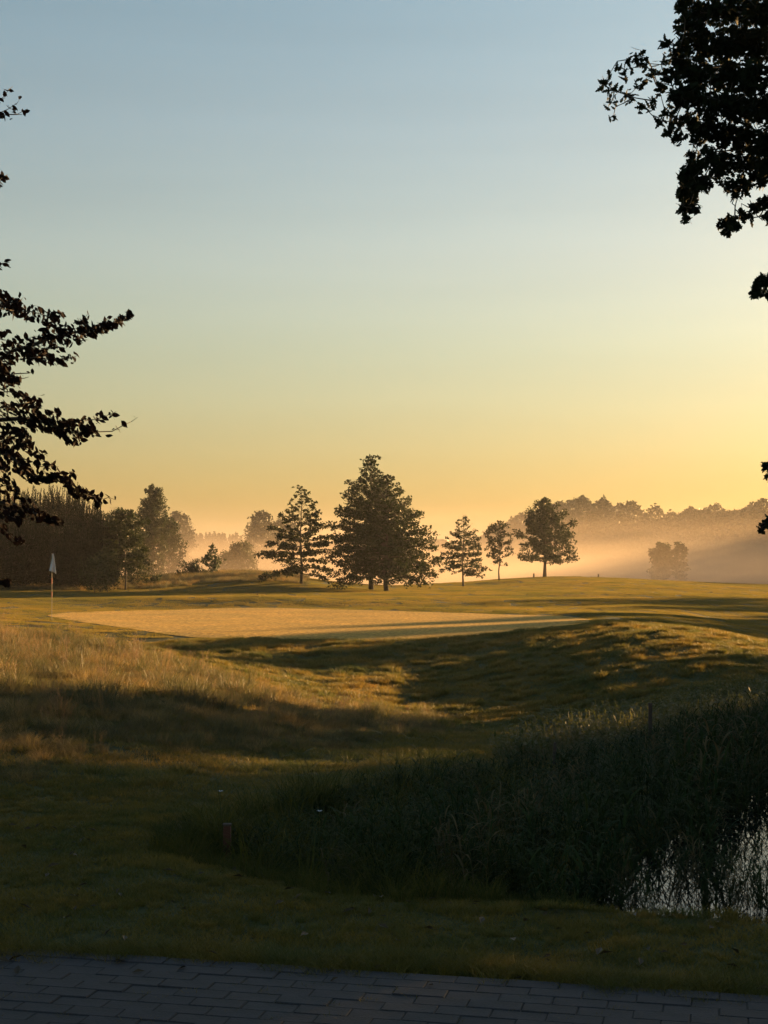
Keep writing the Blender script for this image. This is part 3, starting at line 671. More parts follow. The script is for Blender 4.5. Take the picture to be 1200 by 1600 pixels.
# the row of trees across the fairway
tree_at('pin_oak', 471, 84, 'airy young pin oak with tiered branches standing left of the dense pair', H=5.5, R=2.35, n_br=62, leaf=.16, n_leaf=8500, mat=M_oakleaf, shape='cone', t0=.1, droop=-.1, rise=.85, clump=.27, flat=.45, seed=3, sparse_top=.25, trunk_r=.085)
tree_at('pin_oak', 580, 84, 'tall dense pin oak with pointed leader, left trunk of the twin pair', H=7.5, R=2.55, n_br=130, leaf=.15, n_leaf=19000, mat=M_oakleaf, shape='cone', t0=.15, droop=-.16, rise=.95, clump=.32, flat=.3, jitter=.15, seed=5, trunk_r=.13, skew=(-.12, 0))
tree_at('pin_oak', 604, 82, 'dense broad pin oak with sweeping lower boughs, right trunk of the twin pair', H=6.3, R=3.0, n_br=130, leaf=.15, n_leaf=22000, mat=M_oakleaf, shape='cone', t0=.14, droop=-.2, rise=.85, clump=.32, flat=.3, jitter=.14, seed=6, trunk_r=.13, skew=(.05, 0))
tree_at('pin_oak', 724, 100, 'small pin oak with thin bare top, standing right of the dense pair', H=4.9, R=1.75, n_br=60, leaf=.14, n_leaf=6000, mat=M_oakleaf, shape='cone', t0=.2, droop=-.12, rise=1.0, clump=.22, flat=.3, jitter=.25, seed=8, sparse_top=.75, trunk_r=.07)
tree_at('slender_tree', 780, 113, 'slender spindly young tree between the thin topped oak and the round maple', H=4.5, R=1.1, n_br=34, leaf=.16, n_leaf=2300, mat=M_oakleaf, shape='oval', t0=.25, droop=.2, rise=1.1, clump=.25, flat=.2, seed=9, sparse_top=.6, trunk_r=.06)
tree_at('maple_tree', 851, 118, 'round crowned maple on a short clear trunk beside a small wooden stake', H=6.2, R=1.95, n_br=64, leaf=.18, n_leaf=12000, mat=M_maple, shape='egg', t0=.17, droop=.05, rise=1.2, clump=.36, flat=.1, jitter=.2, seed=12, trunk_r=.14)
tree_at('misty_tree', 1033, 158, 'rounder tree standing in shaded mist, left of a thinner one', group='pair of trees in the mist', H=4.3, R=1.2, n_br=44, leaf=.26, n_leaf=5000, mat=M_maple, shape='oval', t0=.1, droop=.1, rise=1.1, clump=.45, flat=.3, seed=14)
tree_at('misty_tree', 1061, 161, 'thinner taller tree in shaded mist, right of the rounder one', group='pair of trees in the mist', H=4.8, R=.95, n_br=36, leaf=.24, n_leaf=3000, mat=M_maple, shape='oval', t0=.15, droop=.1, rise=1.0, clump=.36, flat=.6, seed=15)
# left side
tree_at('young_oak', 196, 79, 'small leafy oak on a thin trunk at the right end of the dark pines', H=4.1, R=1.2, n_br=34, leaf=.15, n_leaf=5000, mat=M_maple, shape='oval', t0=.25, droop=.0, rise=1.1, clump=.3, flat=.5, seed=20, trunk_r=.05)
tree_at('birch_tree', 240, 130, 'tall loose birch with a pointed top behind the small oak', H=8.6, R=1.35, n_br=70, leaf=.2, n_leaf=11000, mat=M_birch, shape='oval', t0=.06, droop=.2, rise=1.1, clump=.45, flat=.1, seed=21, bark=M_bark)
tree_at('birch_tree', 264, 138, 'lower bushy birch leaning against the right side of the tall one', H=6.0, R=1.2, n_br=50, leaf=.2, n_leaf=7000, mat=M_birch, shape='oval', t0=.04, droop=.2, rise=1.1, clump=.45, flat=.1, seed=22)
tree_at('birch_tree', 222, 132, 'short bushy birch on the left side of the tall one', H=4.6, R=1.0, n_br=40, leaf=.2, n_leaf=4000, mat=M_birch, shape='oval', t0=.04, droop=.2, rise=1.1, clump=.4, flat=.1, seed=122)
tree_at('hazy_tree', 278, 235, 'pale hazy tree just right of and far behind the birches', H=10.5, R=2.6, n_br=50, leaf=.4, n_leaf=5000, mat=M_wood, shape='oval', t0=.1, droop=.2, rise=1.1, clump=.8, flat=.1, seed=23)
tree_at('hazy_tree', 408, 225, 'pale hazy tree rising rounded from the mist left of the airy pin oak', H=10.3, R=2.7, n_br=50, leaf=.4, n_leaf=5000, mat=M_wood, shape='oval', t0=.1, droop=.2, rise=1.1, clump=.8, flat=.1, seed=24)
tree_at('hazy_tree', 440, 232, 'lower pale hazy tree behind the airy pin oak', H=9.0, R=2.8, n_br=50, leaf=.4, n_leaf=4600, mat=M_wood, shape='oval', t0=.1, droop=.2, rise=1.1, clump=.8, flat=.1, seed=25)
tree_at('round_bush', 377, 142, 'grey green rounded bush in the mist behind the hump, the taller of two', 'bush', 'bushes in the mist', H=3.9, R=1.5, n_br=40, leaf=.2, n_leaf=6000, mat=M_birch, shape='oval', t0=.03, droop=.2, rise=1.1, clump=.5, flat=.1, seed=26)
tree_at('round_bush', 357, 144, 'smaller rounded bush in the mist, close against the taller one', 'bush', 'bushes in the mist', H=3.1, R=1.2, n_br=30, leaf=.2, n_leaf=3500, mat=M_birch, shape='oval', t0=.03, droop=.2, rise=1.1, clump=.45, flat=.1, seed=27)
tree_at('young_pine', 332, 92, 'young pointed conifer growing on the dry grass hump', H=1.85, R=.75, n_br=40, leaf=.11, n_leaf=2600, mat=M_broom, shape='cone', t0=.05, droop=.25, rise=1.1, clump=.15, flat=.2, seed=28, trunk_r=.03, jitter=.3)
def broom(px, Y, h, w, n, label, seed, lean=-.5):
    X = (px-600)/F*Y; o = empty('broom_bush', (X, Y, zat(X, Y)-.05)); tag(o, label, 'bush'); r = np.random.default_rng(seed)
    st = MB(); C = []; D = []
    for i in range(n):
        a = r.uniform(0, 6.28); b0 = Vector((math.cos(a), math.sin(a), 0))*r.uniform(0, w*.5); tip = b0+Vector((lean*h*r.uniform(.3, 1)+r.normal(0, .25*w), r.normal(0, .3*w), h*r.uniform(.5, 1)))
        st.tube([b0, tip], [.012, .003], 3, False)
        for k in range(60): C.append(b0.lerp(tip, r.uniform(.25, 1.0))+Vector(r.normal(0, .035*h, 3))); D.append((tip-b0).normalized())
    st.build('stems', M_bark, o); obj('foliage', kites('foliage', np.array(C), .09, M_broom, r, updir=np.array(D), aspect=.4), o)
broom(309, 91, 1.15, 1.0, 40, 'dark spiky bush leaning left against the young conifer', 31)
broom(243, 83, .75, .6, 20, 'small spiky bush alone on the dry grass right of the small oak', 32, .1)
broom(286, 90, .5, .7, 20, 'low spiky bush at the foot of the hump left of the young conifer', 33, -.2)

# pines at the left
def pine(px, Y, H, R, label, seed, n=260):
    X = (px-600)/F*Y; o = empty('pine_tree', (X, Y, zat(X, Y)-.05)); tag(o, label, 'pine tree', 'dark pines on the left'); r = np.random.default_rng(seed)
    q = MB(); q.tube([(0, 0, 0), (.05, 0, H*.5), (0, 0, H*.93)], [.11, .07, .02], 7); q.build('trunk', M_barkd, o)
    lb = MB(); C = []; D = []
    for i in range(n):
        u = r.random()**.8; t = .04+.9*u; az = i*2.39996; rad = R*(math.sin(math.pi*(.16+.74*u)))**.65*r.uniform(.72, 1.05)
        base = Vector((0, 0, H*t*.8)); tip = Vector((math.cos(az)*rad, math.sin(az)*rad, H*t*.86+.1))
        lb.tube([base, base.lerp(tip, .6)-Vector((0, 0, .06)), tip], [.025, .015, .006], 3, False)
        ln = r.uniform(.35, .8)*(.6+.9*u); up = Vector((r.normal(0, .12)+math.cos(az)*.3*(1-u), r.normal(0, .12)+math.sin(az)*.3*(1-u), 1)).normalized(); end = tip+up*ln
        lb.tube([tip, end], [.01, .004], 3, False)
        m_ = 34
        for k in range(m_): C.append(tip.lerp(end, k/m_)+Vector(r.normal(0, .02, 3))); D.append(up+Vector(r.normal(0, .3, 3)))
        for k in range(46): s = r.uniform(.35, 1.0); C.append(base.lerp(tip, s)+Vector(r.normal(0, .17, 3))); D.append(Vector((math.cos(az), math.sin(az), .7))+Vector(r.normal(0, .5, 3)))
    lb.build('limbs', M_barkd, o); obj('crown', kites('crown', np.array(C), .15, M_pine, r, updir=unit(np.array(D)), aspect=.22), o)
for a in ((163, 80, 3.7, .95, 'smallest dark pine at the right end of the pine group'),
          (140, 84, 5.0, 1.35, 'dark pine with upright shoots, second from the right end of the group'),
          (104, 86, 5.95, 1.7, 'tallest dark pine with a comb of upright shoots, behind the flag'),
          (62, 85, 5.8, 1.7, 'dark bushy pine with upright shoots left of the flag'),
          (22, 83, 5.5, 1.6, 'dark bushy pine half hidden by the beech sprays'),
          (-20, 84, 5.4, 1.7, 'dark pine at the left edge of the view'),
          (-70, 82, 5.6, 1.8, 'dark pine beyond the left edge of the group'),
          (84, 79, 3.6, 1.5, 'low dark pine in front of the tallest one'),
          (120, 78, 2.9, 1.3, 'lowest dark pine, right of the flag'),
          (38, 78, 3.5, 1.6, 'low dark pine in the front row, left of the flag'),
          (-5, 77, 3.3, 1.6, 'low dark pine in the front row, at the left edge')):
    pine(a[0], a[1], a[2], a[3], a[4], 40+int(a[0])+int(a[1]))
tree_at('shrub', 181, 84, 'thin twiggy shrub between the pines and the small oak', 'bush', H=4.4, R=1.1, n_br=40, leaf=.12, n_leaf=2200, mat=M_birch, shape='oval', t0=.05, droop=.6, rise=1.3, clump=.3, flat=.0, seed=45, sparse_top=.85, trunk_r=.03)
tree_at('shrub', 205, 86, 'twiggy shrub with bare tips right of the small oak', 'bush', H=3.9, R=1.1, n_br=40, leaf=.12, n_leaf=3000, mat=M_birch, shape='oval', t0=.05, droop=.6, rise=1.3, clump=.3, flat=.0, seed=46, sparse_top=.7, trunk_r=.03)
tree_at('shrub', 168, 75, 'brownish low shrub at the foot of the smallest pine', 'bush', H=1.7, R=1.0, n_br=30, leaf=.1, n_leaf=2600, mat=M_birch, shape='oval', t0=.03, droop=.4, rise=1.2, clump=.25, flat=.0, seed=47, trunk_r=.02)
tree_at('shrub', 148, 73, 'brownish low shrub right of the lowest pine', 'bush', H=1.3, R=.9, n_br=30, leaf=.1, n_leaf=2200, mat=M_birch, shape='oval', t0=.03, droop=.4, rise=1.2, clump=.25, flat=.0, seed=48, trunk_r=.02)
tree_at('shrub', 215, 82, 'low green shrub under the small oak', 'bush', H=1.3, R=1.0, n_br=30, leaf=.1, n_leaf=2200, mat=M_birch, shape='oval', t0=.03, droop=.4, rise=1.2, clump=.25, flat=.0, seed=49, trunk_r=.02)

# far woods, each read as one mass
def wood(name, line, Y, depth, sp, leaf, per, seed, spiky=False, mat=None):
    "line: photo x and y of the wood's top at distance Y; crowns spread through the depth behind it"
    r = np.random.default_rng(seed); lx = [a for a, _ in line]; ly = [b_ for _, b_ in line]; C = []; q = MB()
    x = (lx[0]-600)/F*Y; x1 = (lx[-1]-600)/F*Y
    while x < x1:
        for dd in (0, .33, .7, 1.0):
            yy = Y+depth*dd+r.uniform(-.1, .1)*depth; xx = x+r.uniform(-.5, .5)*sp
            px = 600+(xx)/Y*F; top = EYE-(np.interp(px, lx, ly)-HOR)/F*Y; z0 = zat(xx, yy)
            h = (top-z0)*r.uniform(.88, 1.03); rad = sp*r.uniform(.85, 1.3)
            if spiky: rad *= .9; h *= .95
            q.tube([(xx, yy, z0-.3), (xx, yy, z0+h*.7)], [.22, .08], 5, False)
            k = per; u = r.random(k)**.6; th = r.random(k)*6.283
            prof = (1-u)**.8 if spiky else np.sin(np.pi*np.clip(.2+.8*u, 0, 1))**.6
            lob = 1+.22*np.sin(th*3+r.uniform(0, 6))*np.sin(u*9+r.uniform(0, 6))
            rr = rad*prof*lob*(.55+.45*r.random(k)**.4)
            C.append(np.stack([xx+np.cos(th)*rr, yy+np.sin(th)*rr, z0+h*(.04+.96*u)+r.normal(0, .25, k)], -1))
        x += sp*r.uniform(.6, 1.1)
    C = np.concatenate(C); me = kites(name, C, leaf, mat or M_wood, r)
    o = obj(name, me); tag(o, kind='stuff')
    o2 = q.build(name+'_trunks', M_barkd); tag(o2, kind='stuff')
wood('right_wood', [(760, 842), (790, 822), (815, 806), (845, 798), (872, 786), (900, 779), (925, 778), (960, 782), (1000, 785), (1040, 798), (1070, 800), (1088, 790), (1110, 798), (1135, 790), (1160, 784), (1200, 783), (1260, 778), (1400, 774), (1900, 766)], 290, 22, 4.6, .7, 1150, 61)
wood('middle_wood', [(430, 852), (560, 846), (640, 848), (665, 838), (700, 842), (720, 850), (760, 855), (830, 850)], 440, 30, 7, 1.2, 700, 62)
wood('left_wood', [(-500, 800), (-60, 815), (160, 825), (225, 822), (300, 829), (360, 829), (400, 834), (470, 842), (540, 850)], 360, 20, 2.6, .7, 260, 63, True)

def wood_line(name, pts, sp, leaf, per, seed):
    "a belt of trees along x, y, height points"
    r = np.random.default_rng(seed); C = []; q = MB()
    for (x0, y0, h0), (x1, y1, h1) in zip(pts, pts[1:]):
        n_ = max(1, int(math.hypot(x1-x0, y1-y0)/sp*2.2))
        for i in range(n_):
            t = (i+r.random())/n_; xx = x0+(x1-x0)*t+r.uniform(0, 9); yy = y0+(y1-y0)*t+r.uniform(-3, 6); h = (h0+(h1-h0)*t)*r.uniform(.62, 1.12); z0 = zat(xx, yy); rad = sp*r.uniform(.7, 1.1)
            q.tube([(xx, yy, z0-.3), (xx, yy, z0+h*.7)], [.22, .08], 5, False); k = per; u = r.random(k)**.6; th = r.random(k)*6.283
            rr = rad*np.sin(np.pi*np.clip(.2+.8*u, 0, 1))**.6*(.5+.5*r.random(k)**.4); C.append(np.stack([xx+np.cos(th)*rr, yy+np.sin(th)*rr, z0+h*(.04+.96*u)], -1))
    o = obj(name, kites(name, np.concatenate(C), leaf, M_wood, r)); tag(o, kind='stuff'); tag(q.build(name+'_trunks', M_barkd), kind='stuff')
wood_line('added_shade_wood', [(84, 292, 12), (74, 250, 10.5), (60, 205, 9.2), (48, 158, 8), (60, 152, 8), (110, 150, 9)], 4.2, .9, 700, 66)  # unseen belt added at the right so the low mist lies in shadow
# trees added beyond the right edge, sized and spaced to shade lawn, green and fairway
def side_tree(x, y, H, R, seed, label, cat='tree', n=3600, shape='oval', t0=.04):
    o = empty('added_shade_tree' if H > 7 else 'added_shade_shrub', (x, y, zat(x, y)-.1)); tag(o, label, cat)
    make_tree(o, H, R, 46, .5 if H > 7 else .36, n, M_wood, M_barkd, shape, t0, .1, 1.1, max(.6, R*.3), .1, seed, twigs=False)
sd = (math.sin(SUN_AZ), math.cos(SUN_AZ)); ud = (-sd[1], sd[0])
def su(D, u): return (D*sd[0]+u*ud[0], D*sd[1]+u*ud[1])
SIDE = [  # distance towards the sun, offset across it, height, radius
 (24, -9, 9, 4), (26, -3, 9.5, 3.6), (30, 2.5, 10, 3.4), (33, 6.4, 8.5, 2.2), (46, 13.5, 8, 1.8), (46, 9.5, 8, 1.4), (44, 11.7, 6.0, 1.2), (47, 15.7, 5.2, 1.2), (60, 6.5, 10, 2.8), (62, 2, 11, 4), (85, 4, 13, 5),
 (106, 24.6, 12.4, 2.4), (109, 28.4, 11.9, 2.4), (112, 32.4, 10.9, 2.3), (98, 43, 6.0, 3.4), (100, 37.8, 6.6, 2.2)]
for i, (D, u, H, R) in enumerate(SIDE):
    x, y = su(D, u); side_tree(x, y, H, R, 300+i, n={4: 2600, 6: 340, 7: 1500, 11: 6000, 12: 6000, 13: 6000}.get(i, 3600), shape='round' if 11 <= i <= 13 else 'oval', label='leafy tree added out of view to cast shade, %s' % ['nearest the paving', 'near the pond', 'behind the pond', 'past the pond', 'in the hedge line', 'second in the hedge line', 'thinnest of the hedge line', 'lowest of the hedge line', 'in the second row', 'broad in the second row', 'tallest of the far row', 'beside the fairway', 'tall beside the fairway', 'slim at the end of the fairway', 'far along the fairway', 'low and broad beside the fairway'][i])

# ------------------------------------------------------------------ overhanging oak at the right, copper beech at the left
def outline_leaf(kind):
    if kind == 'oak':
        half = [(.0, .0), (.05, .03), (.16, .10), (.24, .06), (.34, .19), (.44, .10), (.56, .27), (.66, .14), (.78, .22), (.88, .10), (1.0, .0)]
    else: half = [(.0, .0), (.12, .04), (.22, .16), (.42, .25), (.62, .24), (.82, .13), (1.0, .0)]
    L = half+[(x, -y) for x, y in half[-2:0:-1]]
    V = [(x-.5, y, -.12*(x-.4)**2-abs(y)*.18*-1) for x, y in L]; n = len(half); V = np.array(V)
    # triangles either side of the midrib: bridge upper and lower outline points
    F_ = []; up = list(range(n)); lo = [0]+list(range(len(L)-1, n-1, -1))+[n-1]
    for k in range(n-1):
        a, b_, c, d = up[k], up[k+1], lo[k+1], lo[k]
        if a == d: F_.append([a, b_, c])
        elif b_ == c: F_.append([a, b_, d])
        else: F_ += [[a, b_, c], [a, c, d]]
    return V, np.array(F_)

def leafy(root, kind, C, size, mat, r, flat, parts_ok, n_parts=290, lean=None):
    n = len(C); T, Fc = outline_leaf(kind)
    d = r.normal(size=(n, 3)); d[:, 2] = d[:, 2]*(1-flat)-.25
    if lean is not None: d = d*.5+lean
    d = unit(d); e = r.normal(size=(n, 3)); e[:, 2] *= (1-flat*.6); e = unit(np.cross(d, np.cross(e, d))); w = np.cross(d, e)
    s = size*(.5+.85*r.random(n))
    B = np.stack([d, e, w], 1)*s[:, None, None]
    idx = np.where(parts_ok)[0]; pick = r.permutation(idx)[:n_parts]; mask = np.ones(n, bool); mask[pick] = False
    V = np.einsum('kj,nji->nki', T, B[mask])+C[mask][:, None]
    me = mesh_np('foliage', V.reshape(-1, 3), (np.arange(mask.sum())[:, None, None]*len(T)+Fc).reshape(-1, 3), mat)
    o = obj('foliage', me, root); tag(o, kind='stuff')
    lm = mesh_np('leaf', T, Fc, mat); off = Vector(root.location)
    o.location = -off
    for i in pick:
        o = obj('leaf', lm, root)
        M = Matrix.Identity(4)
        for a in range(3):
            for c in range(3): M[c][a] = B[i, a, c]
            M[a][3] = C[i, a]-off[a]
        o.matrix_basis = M

r = np.random.default_rng(77)
oak = empty('oak_tree', (8.9, 14.2, zat(8.9, 14.2)-.05)); tag(oak, 'dark oak hanging lobed leaves over the upper right of the view', 'oak tree')
OY = 13.5; off = Vector(oak.location)
BL_ = [ # px, py, radius px, leaves
 (945, 128, 14, 9), (952, 160, 12, 8), (958, 185, 7, 3), (960, 142, 12, 9), (975, 110, 14, 10), (992, 86, 12, 8), (1000, 98, 12, 9), (982, 150, 15, 12), (1003, 132, 12, 8), (1008, 168, 12, 9), (1022, 112, 16, 12), (1030, 140, 14, 9), (1022, 158, 10, 6),
 (1040, 70, 12, 9), (1048, 92, 14, 12), (1062, 78, 14, 12), (1050, 122, 16, 16), (1062, 12, 8, 5), (1070, 40, 16, 14), (1068, 5, 14, 12), (1082, 20, 18, 22), (1078, 65, 18, 22), (1090, 45, 20, 26), (1068, 105, 18, 22), (1060, 150, 18, 24), (1048, 178, 14, 14), (1032, 190, 8, 5), (1045, 205, 8, 5), (1060, 215, 12, 10), (1058, 195, 14, 12),
 (1105, 15, 22, 34), (1130, 20, 25, 44), (1160, 15, 28, 54), (1190, 20, 28, 54), (1105, 75, 24, 40), (1135, 70, 26, 50), (1165, 65, 28, 60), (1195, 70, 28, 56), (1090, 110, 22, 34), (1115, 120, 24, 42), (1145, 120, 26, 50), (1180, 120, 28, 58), (1085, 150, 20, 28), (1110, 165, 22, 34), (1140, 165, 24, 40), (1170, 170, 26, 50), (1200, 170, 26, 50),
 (1080, 190, 18, 22), (1092, 215, 18, 20), (1105, 200, 18, 22), (1130, 210, 22, 32), (1160, 215, 22, 36), (1190, 220, 24, 42), (1082, 245, 12, 10), (1080, 265, 14, 16), (1072, 280, 14, 18), (1068, 300, 12, 12), (1078, 310, 14, 14), (1070, 325, 10, 9), (1072, 342, 7, 4), (1095, 262, 12, 10), (1090, 290, 12, 12), (1085, 325, 9, 6), (1110, 245, 16, 16), (1105, 285, 12, 10), (1125, 270, 14, 14), (1130, 250, 18, 22), (1140, 290, 12, 11), (1155, 260, 20, 28), (1160, 290, 14, 14), (1150, 305, 9, 5), (1180, 255, 22, 34), (1185, 280, 16, 18), (1200, 260, 20, 26),
 (1130, 350, 8, 6), (1140, 345, 10, 9), (1135, 362, 8, 6), (1150, 355, 6, 3), (1160, 340, 6, 3), (1158, 330, 5, 2), (1170, 340, 8, 5), (1180, 325, 10, 8), (1195, 315, 12, 11), (1200, 340, 8, 6),
 (1195, 440, 13, 15), (1184, 455, 9, 7), (1203, 460, 12, 9), (1178, 460, 4, 2), (1197, 730, 7, 5), (1202, 745, 5, 3), (1197, 820, 6, 5), (1190, 826, 4, 2), (1203, 812, 6, 4)]
for _ in range(150): BL_.append((r.uniform(1215, 1700), r.uniform(-260, 330)+0, 34, 34))
for _ in range(40): BL_.append((r.uniform(1060, 1500), r.uniform(-300, -25), 34, 30))
for _ in range(26): BL_.append((r.uniform(1225, 1500), r.uniform(330, 860), 20, 12))
C = []; tw = MB(); LN = []
hub = P(1600, 200, 14.0)
limbs = [(P(1560, 300, 14), P(1300, 120, 13.8), P(1150, 100, 13.5), P(1020, 118, 13.3)), (P(1560, 250, 14), P(1350, 210, 14.2), P(1200, 230, 13.9), P(1085, 240, 13.4)),
         (P(1600, 330, 14), P(1400, 330, 14), P(1240, 330, 13.6), P(1165, 342, 13.4)), (P(1600, 150, 14), P(1350, 0, 13.5), P(1180, 20, 13.2), P(1080, 20, 13.4)),
         (P(1620, 430, 14), P(1400, 450, 14), P(1260, 455, 13.6), P(1195, 448, 13.4)), (P(1620, 600, 14), P(1420, 700, 13.8), P(1260, 745, 13.6), P(1200, 735, 13.5)), (P(1620, 600, 14), P(1420, 800, 13.8), P(1260, 830, 13.6), P(1198, 822, 13.5)),
         (P(1150, 200, 13.8), P(1110, 260, 13.6), P(1085, 300, 13.5), P(1072, 335, 13.4))]
LP = []
for L in limbs:
    pts = [a-off for a in L]; w0 = .035 if L[0].x > 4 else .012
    tw.tube(pts, [w0, w0*.55, w0*.3, .004], 6, False)
    for a, b_ in zip(L, L[1:]):
        for t in np.linspace(0, 1, 8): LP.append(a.lerp(b_, t))
BL_.sort(key=lambda q: -q[0]+.3*abs(q[1]-150))
for px, py, rad, cnt in BL_:
    yy = OY+r.normal(0, .6 if px > 1210 or py < 300 else .12); c = P(px, py, yy); near = min(LP, key=lambda p: (p-c).length)
    mid = near.lerp(c, .5)+Vector(r.normal(0, .05, 3)); tw.tube([near-off, near.lerp(mid, .5)-off+Vector(r.normal(0, .02, 3)), mid-off, c-off], [.008, .006, .005, .003], 3, False); LP += [mid, c]
    rr = rad/F*yy; nn = int(cnt*(1.6 if px < 1060 else 4.0))+1
    for _ in range(nn):
        v = Vector(unit(r.normal(size=3)))*rr*r.random()**.45; C.append(c+v)
C = np.array(C); pxs = 600+C[:, 0]/C[:, 1]*F; pys = HOR-(C[:, 2]-EYE)/C[:, 1]*F
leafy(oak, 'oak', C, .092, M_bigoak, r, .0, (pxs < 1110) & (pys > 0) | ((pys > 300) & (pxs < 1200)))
q = MB(); q.tube([(0, 0, 0), (.05, .05, 1.2), (-.1, 0, 3.2), (-.3, .1, 5.6), (-.2, 0, 8)], [.34, .26, .22, .16, .08], 10)
for L in limbs[:7]: p1 = L[0]-off; q.tube([(-.2, 0, max(1.5, p1.z-1.2)), p1], [.12, .05], 7, False)
q.build('trunk', M_barkd, oak, smooth=True); tw.build('limbs', M_barkd, oak)

r = np.random.default_rng(78)
bch = empty('beech_tree', (-7.6, 12.3, zat(-7.6, 12.3)-.05)); tag(bch, 'copper beech reaching long leafy sprays in from the left edge', 'beech tree')
off = Vector(bch.location); BY = 12.0
SP = [ # sprays: (px, py, half thickness px) along each; leaves per px
 ([(-220, 440, 30), (-60, 460, 24), (0, 468, 12), (20, 473, 10), (35, 470, 9)], 1.2), ([(0, 482, 8), (25, 486, 7), (50, 487, 10), (68, 492, 9), (85, 497, 6), (98, 491, 2)], .55),
 ([(-220, 600, 40), (-60, 575, 40), (0, 562, 17), (20, 548, 15), (50, 540, 15), (80, 528, 14), (105, 522, 13), (130, 517, 10), (150, 515, 5), (165, 512, 6), (178, 506, 3), (205, 489, .5)], 1.5),
 ([(40, 560, 7), (60, 558, 7), (80, 561, 6), (92, 563, 7), (105, 562, 4), (122, 555, 1)], .6), ([(-60, 590, 30), (0, 584, 13), (12, 588, 12), (27, 594, 7)], 1.6),
 ([(70, 522, 1), (80, 502, 3), (98, 488, 1)], .22), ([(115, 505, 3), (130, 500, 3), (138, 489, 1)], .25), ([(150, 512, 1), (165, 500, 3), (172, 495, 1)], .25),
 ([(0, 613, 6), (12, 612, 7), (30, 614, 4), (38, 620, 4), (48, 619, 1)], .4), ([(5, 640, 3), (22, 632, 4), (40, 630, 3), (60, 624, 3), (64, 622, 1)], .25),
 ([(-220, 690, 40), (-60, 665, 36), (0, 656, 22), (30, 654, 20), (50, 655, 12), (70, 660, 9), (90, 667, 8), (105, 673, 12), (122, 678, 13), (130, 674, 7), (148, 674, 3)], 1.5), ([(148, 675, 2), (175, 674, .6), (192, 665, 2), (205, 659, 1.5), (215, 652, .4)], .10),
 ([(95, 660, 3), (110, 662, 3), (125, 659, 3), (140, 656, 5), (152, 655, 7), (163, 651, 5), (182, 643, 1)], .38), ([(50, 640, 3), (60, 632, 3), (65, 622, 1)], .3), ([(70, 650, 3), (80, 642, 5), (93, 648, 3)], .35),
 ([(0, 690, 12), (20, 686, 10), (40, 685, 10), (50, 690, 6)], .9), ([(30, 690, 3), (42, 697, 6), (55, 705, 6), (68, 711, 4), (75, 708, 1)], .5),
 ([(-220, 700, 30), (-60, 702, 26), (0, 706, 12), (15, 712, 10), (28, 722, 12), (40, 734, 11), (52, 744, 8), (68, 746, 6), (85, 746, 5), (98, 745, 6), (106, 752, 5), (110, 762, 6), (122, 768, 6), (138, 774, 6), (150, 778, 5), (153, 784, 3)], 1.0),
 ([(30, 715, 4), (50, 721, 5), (63, 729, 5), (77, 727, 4), (92, 729, 1)], .28), ([(150, 775, 1), (162, 780, 3), (170, 777, 3), (180, 781, 1)], .3), ([(100, 742, 1), (112, 738, 2), (122, 743, 1)], .2),
 ([(-220, 780, 30), (-60, 780, 30), (0, 786, 20), (25, 790, 15), (45, 796, 9), (58, 804, 6), (72, 810, 5), (84, 814, 4), (95, 814, 2)], .9), ([(0, 760, 12), (15, 758, 10), (28, 765, 8)], .8), ([(5, 800, 5), (20, 808, 6), (32, 812, 3)], .5),
 ([(-60, 815, 10), (0, 822, 5), (14, 834, 5), (25, 843, 4), (38, 850, 2)], .45), ([(-60, 895, 10), (0, 904, 4), (10, 910, 3), (18, 912, 1)], .5), ([(-40, 730, 30), (0, 735, 12), (12, 738, 8)], 1.2), ([(0, 640, 10), (-60, 640, 20)], .8),
 ([(-30, 170, 4), (-8, 162, 2), (5, 152, 1.5), (13, 141, 1), (20, 135, .5)], .2), ([(-30, 185, 4), (-5, 178, 2), (12, 171, 2), (27, 161, 1), (31, 154, .5)], .22), ([(-30, 185, 4), (0, 181, 2), (15, 179, 2), (28, 178, 1), (43, 170, .5)], .2), ([(15, 179, 1), (35, 179, .5)], .05),
 ([(-30, 290, 5), (-4, 284, 2), (5, 277, 1), (13, 272, .5)], .25), ([(-20, 285, 3), (0, 283, 2), (12, 279, .5)], .25), ([(-30, 408, 5), (-4, 412, 3), (8, 411, 1), (15, 410, .5)], .35), ([(0, 530, 1), (6, 524, 2), (16, 517, 1)], .3), ([(22, 584, 1), (45, 583, .7), (52, 582, .5)], .08), ([(25, 592, 1), (38, 591, .7), (45, 589, .5)], .08)]
C = []; tw = MB(); LN = []
for pts, dens in SP:
    yy = BY+r.normal(0, .3); pp = [P(a, b_, yy+r.normal(0, .12)) for a, b_, _ in pts]
    far = pts[0][0] < -100
    tw.tube([p-off for p in pp], list(np.linspace(.022 if far else .005, .0016, len(pp))), 4, False)
    if far: tw.tube([Vector((0, 0, max(1.2, pp[0].z-off.z-1.5))), pp[0]-off], [.07, .022], 5, False)
    for (a, b_, h0), (c, d_, h1), p0, p1 in zip(pts, pts[1:], pp, pp[1:]):
        ln = math.hypot(c-a, d_-b_); n_ = int(ln*dens*1.75*(.7 if h1 < 2 else 1)*(1 if a > -80 else .8)+r.random())
        for _ in range(n_):
            t = r.random(); h = (h0+(h1-h0)*t)/F*yy; p = p0.lerp(p1, t); dr = (p1-p0).normalized()
            o_ = Vector((r.normal(0, .3)*h, r.normal(0, .8)*max(h, .03), r.uniform(-1.5, 1.2)*max(h, .025))); C.append(p+o_); LN.append((dr.x*.9, 0, dr.z*.9-.6))
            if r.random() < .25 and h > .01: tw.tube([p-off, p+o_-off], [.002, .001], 3, False)
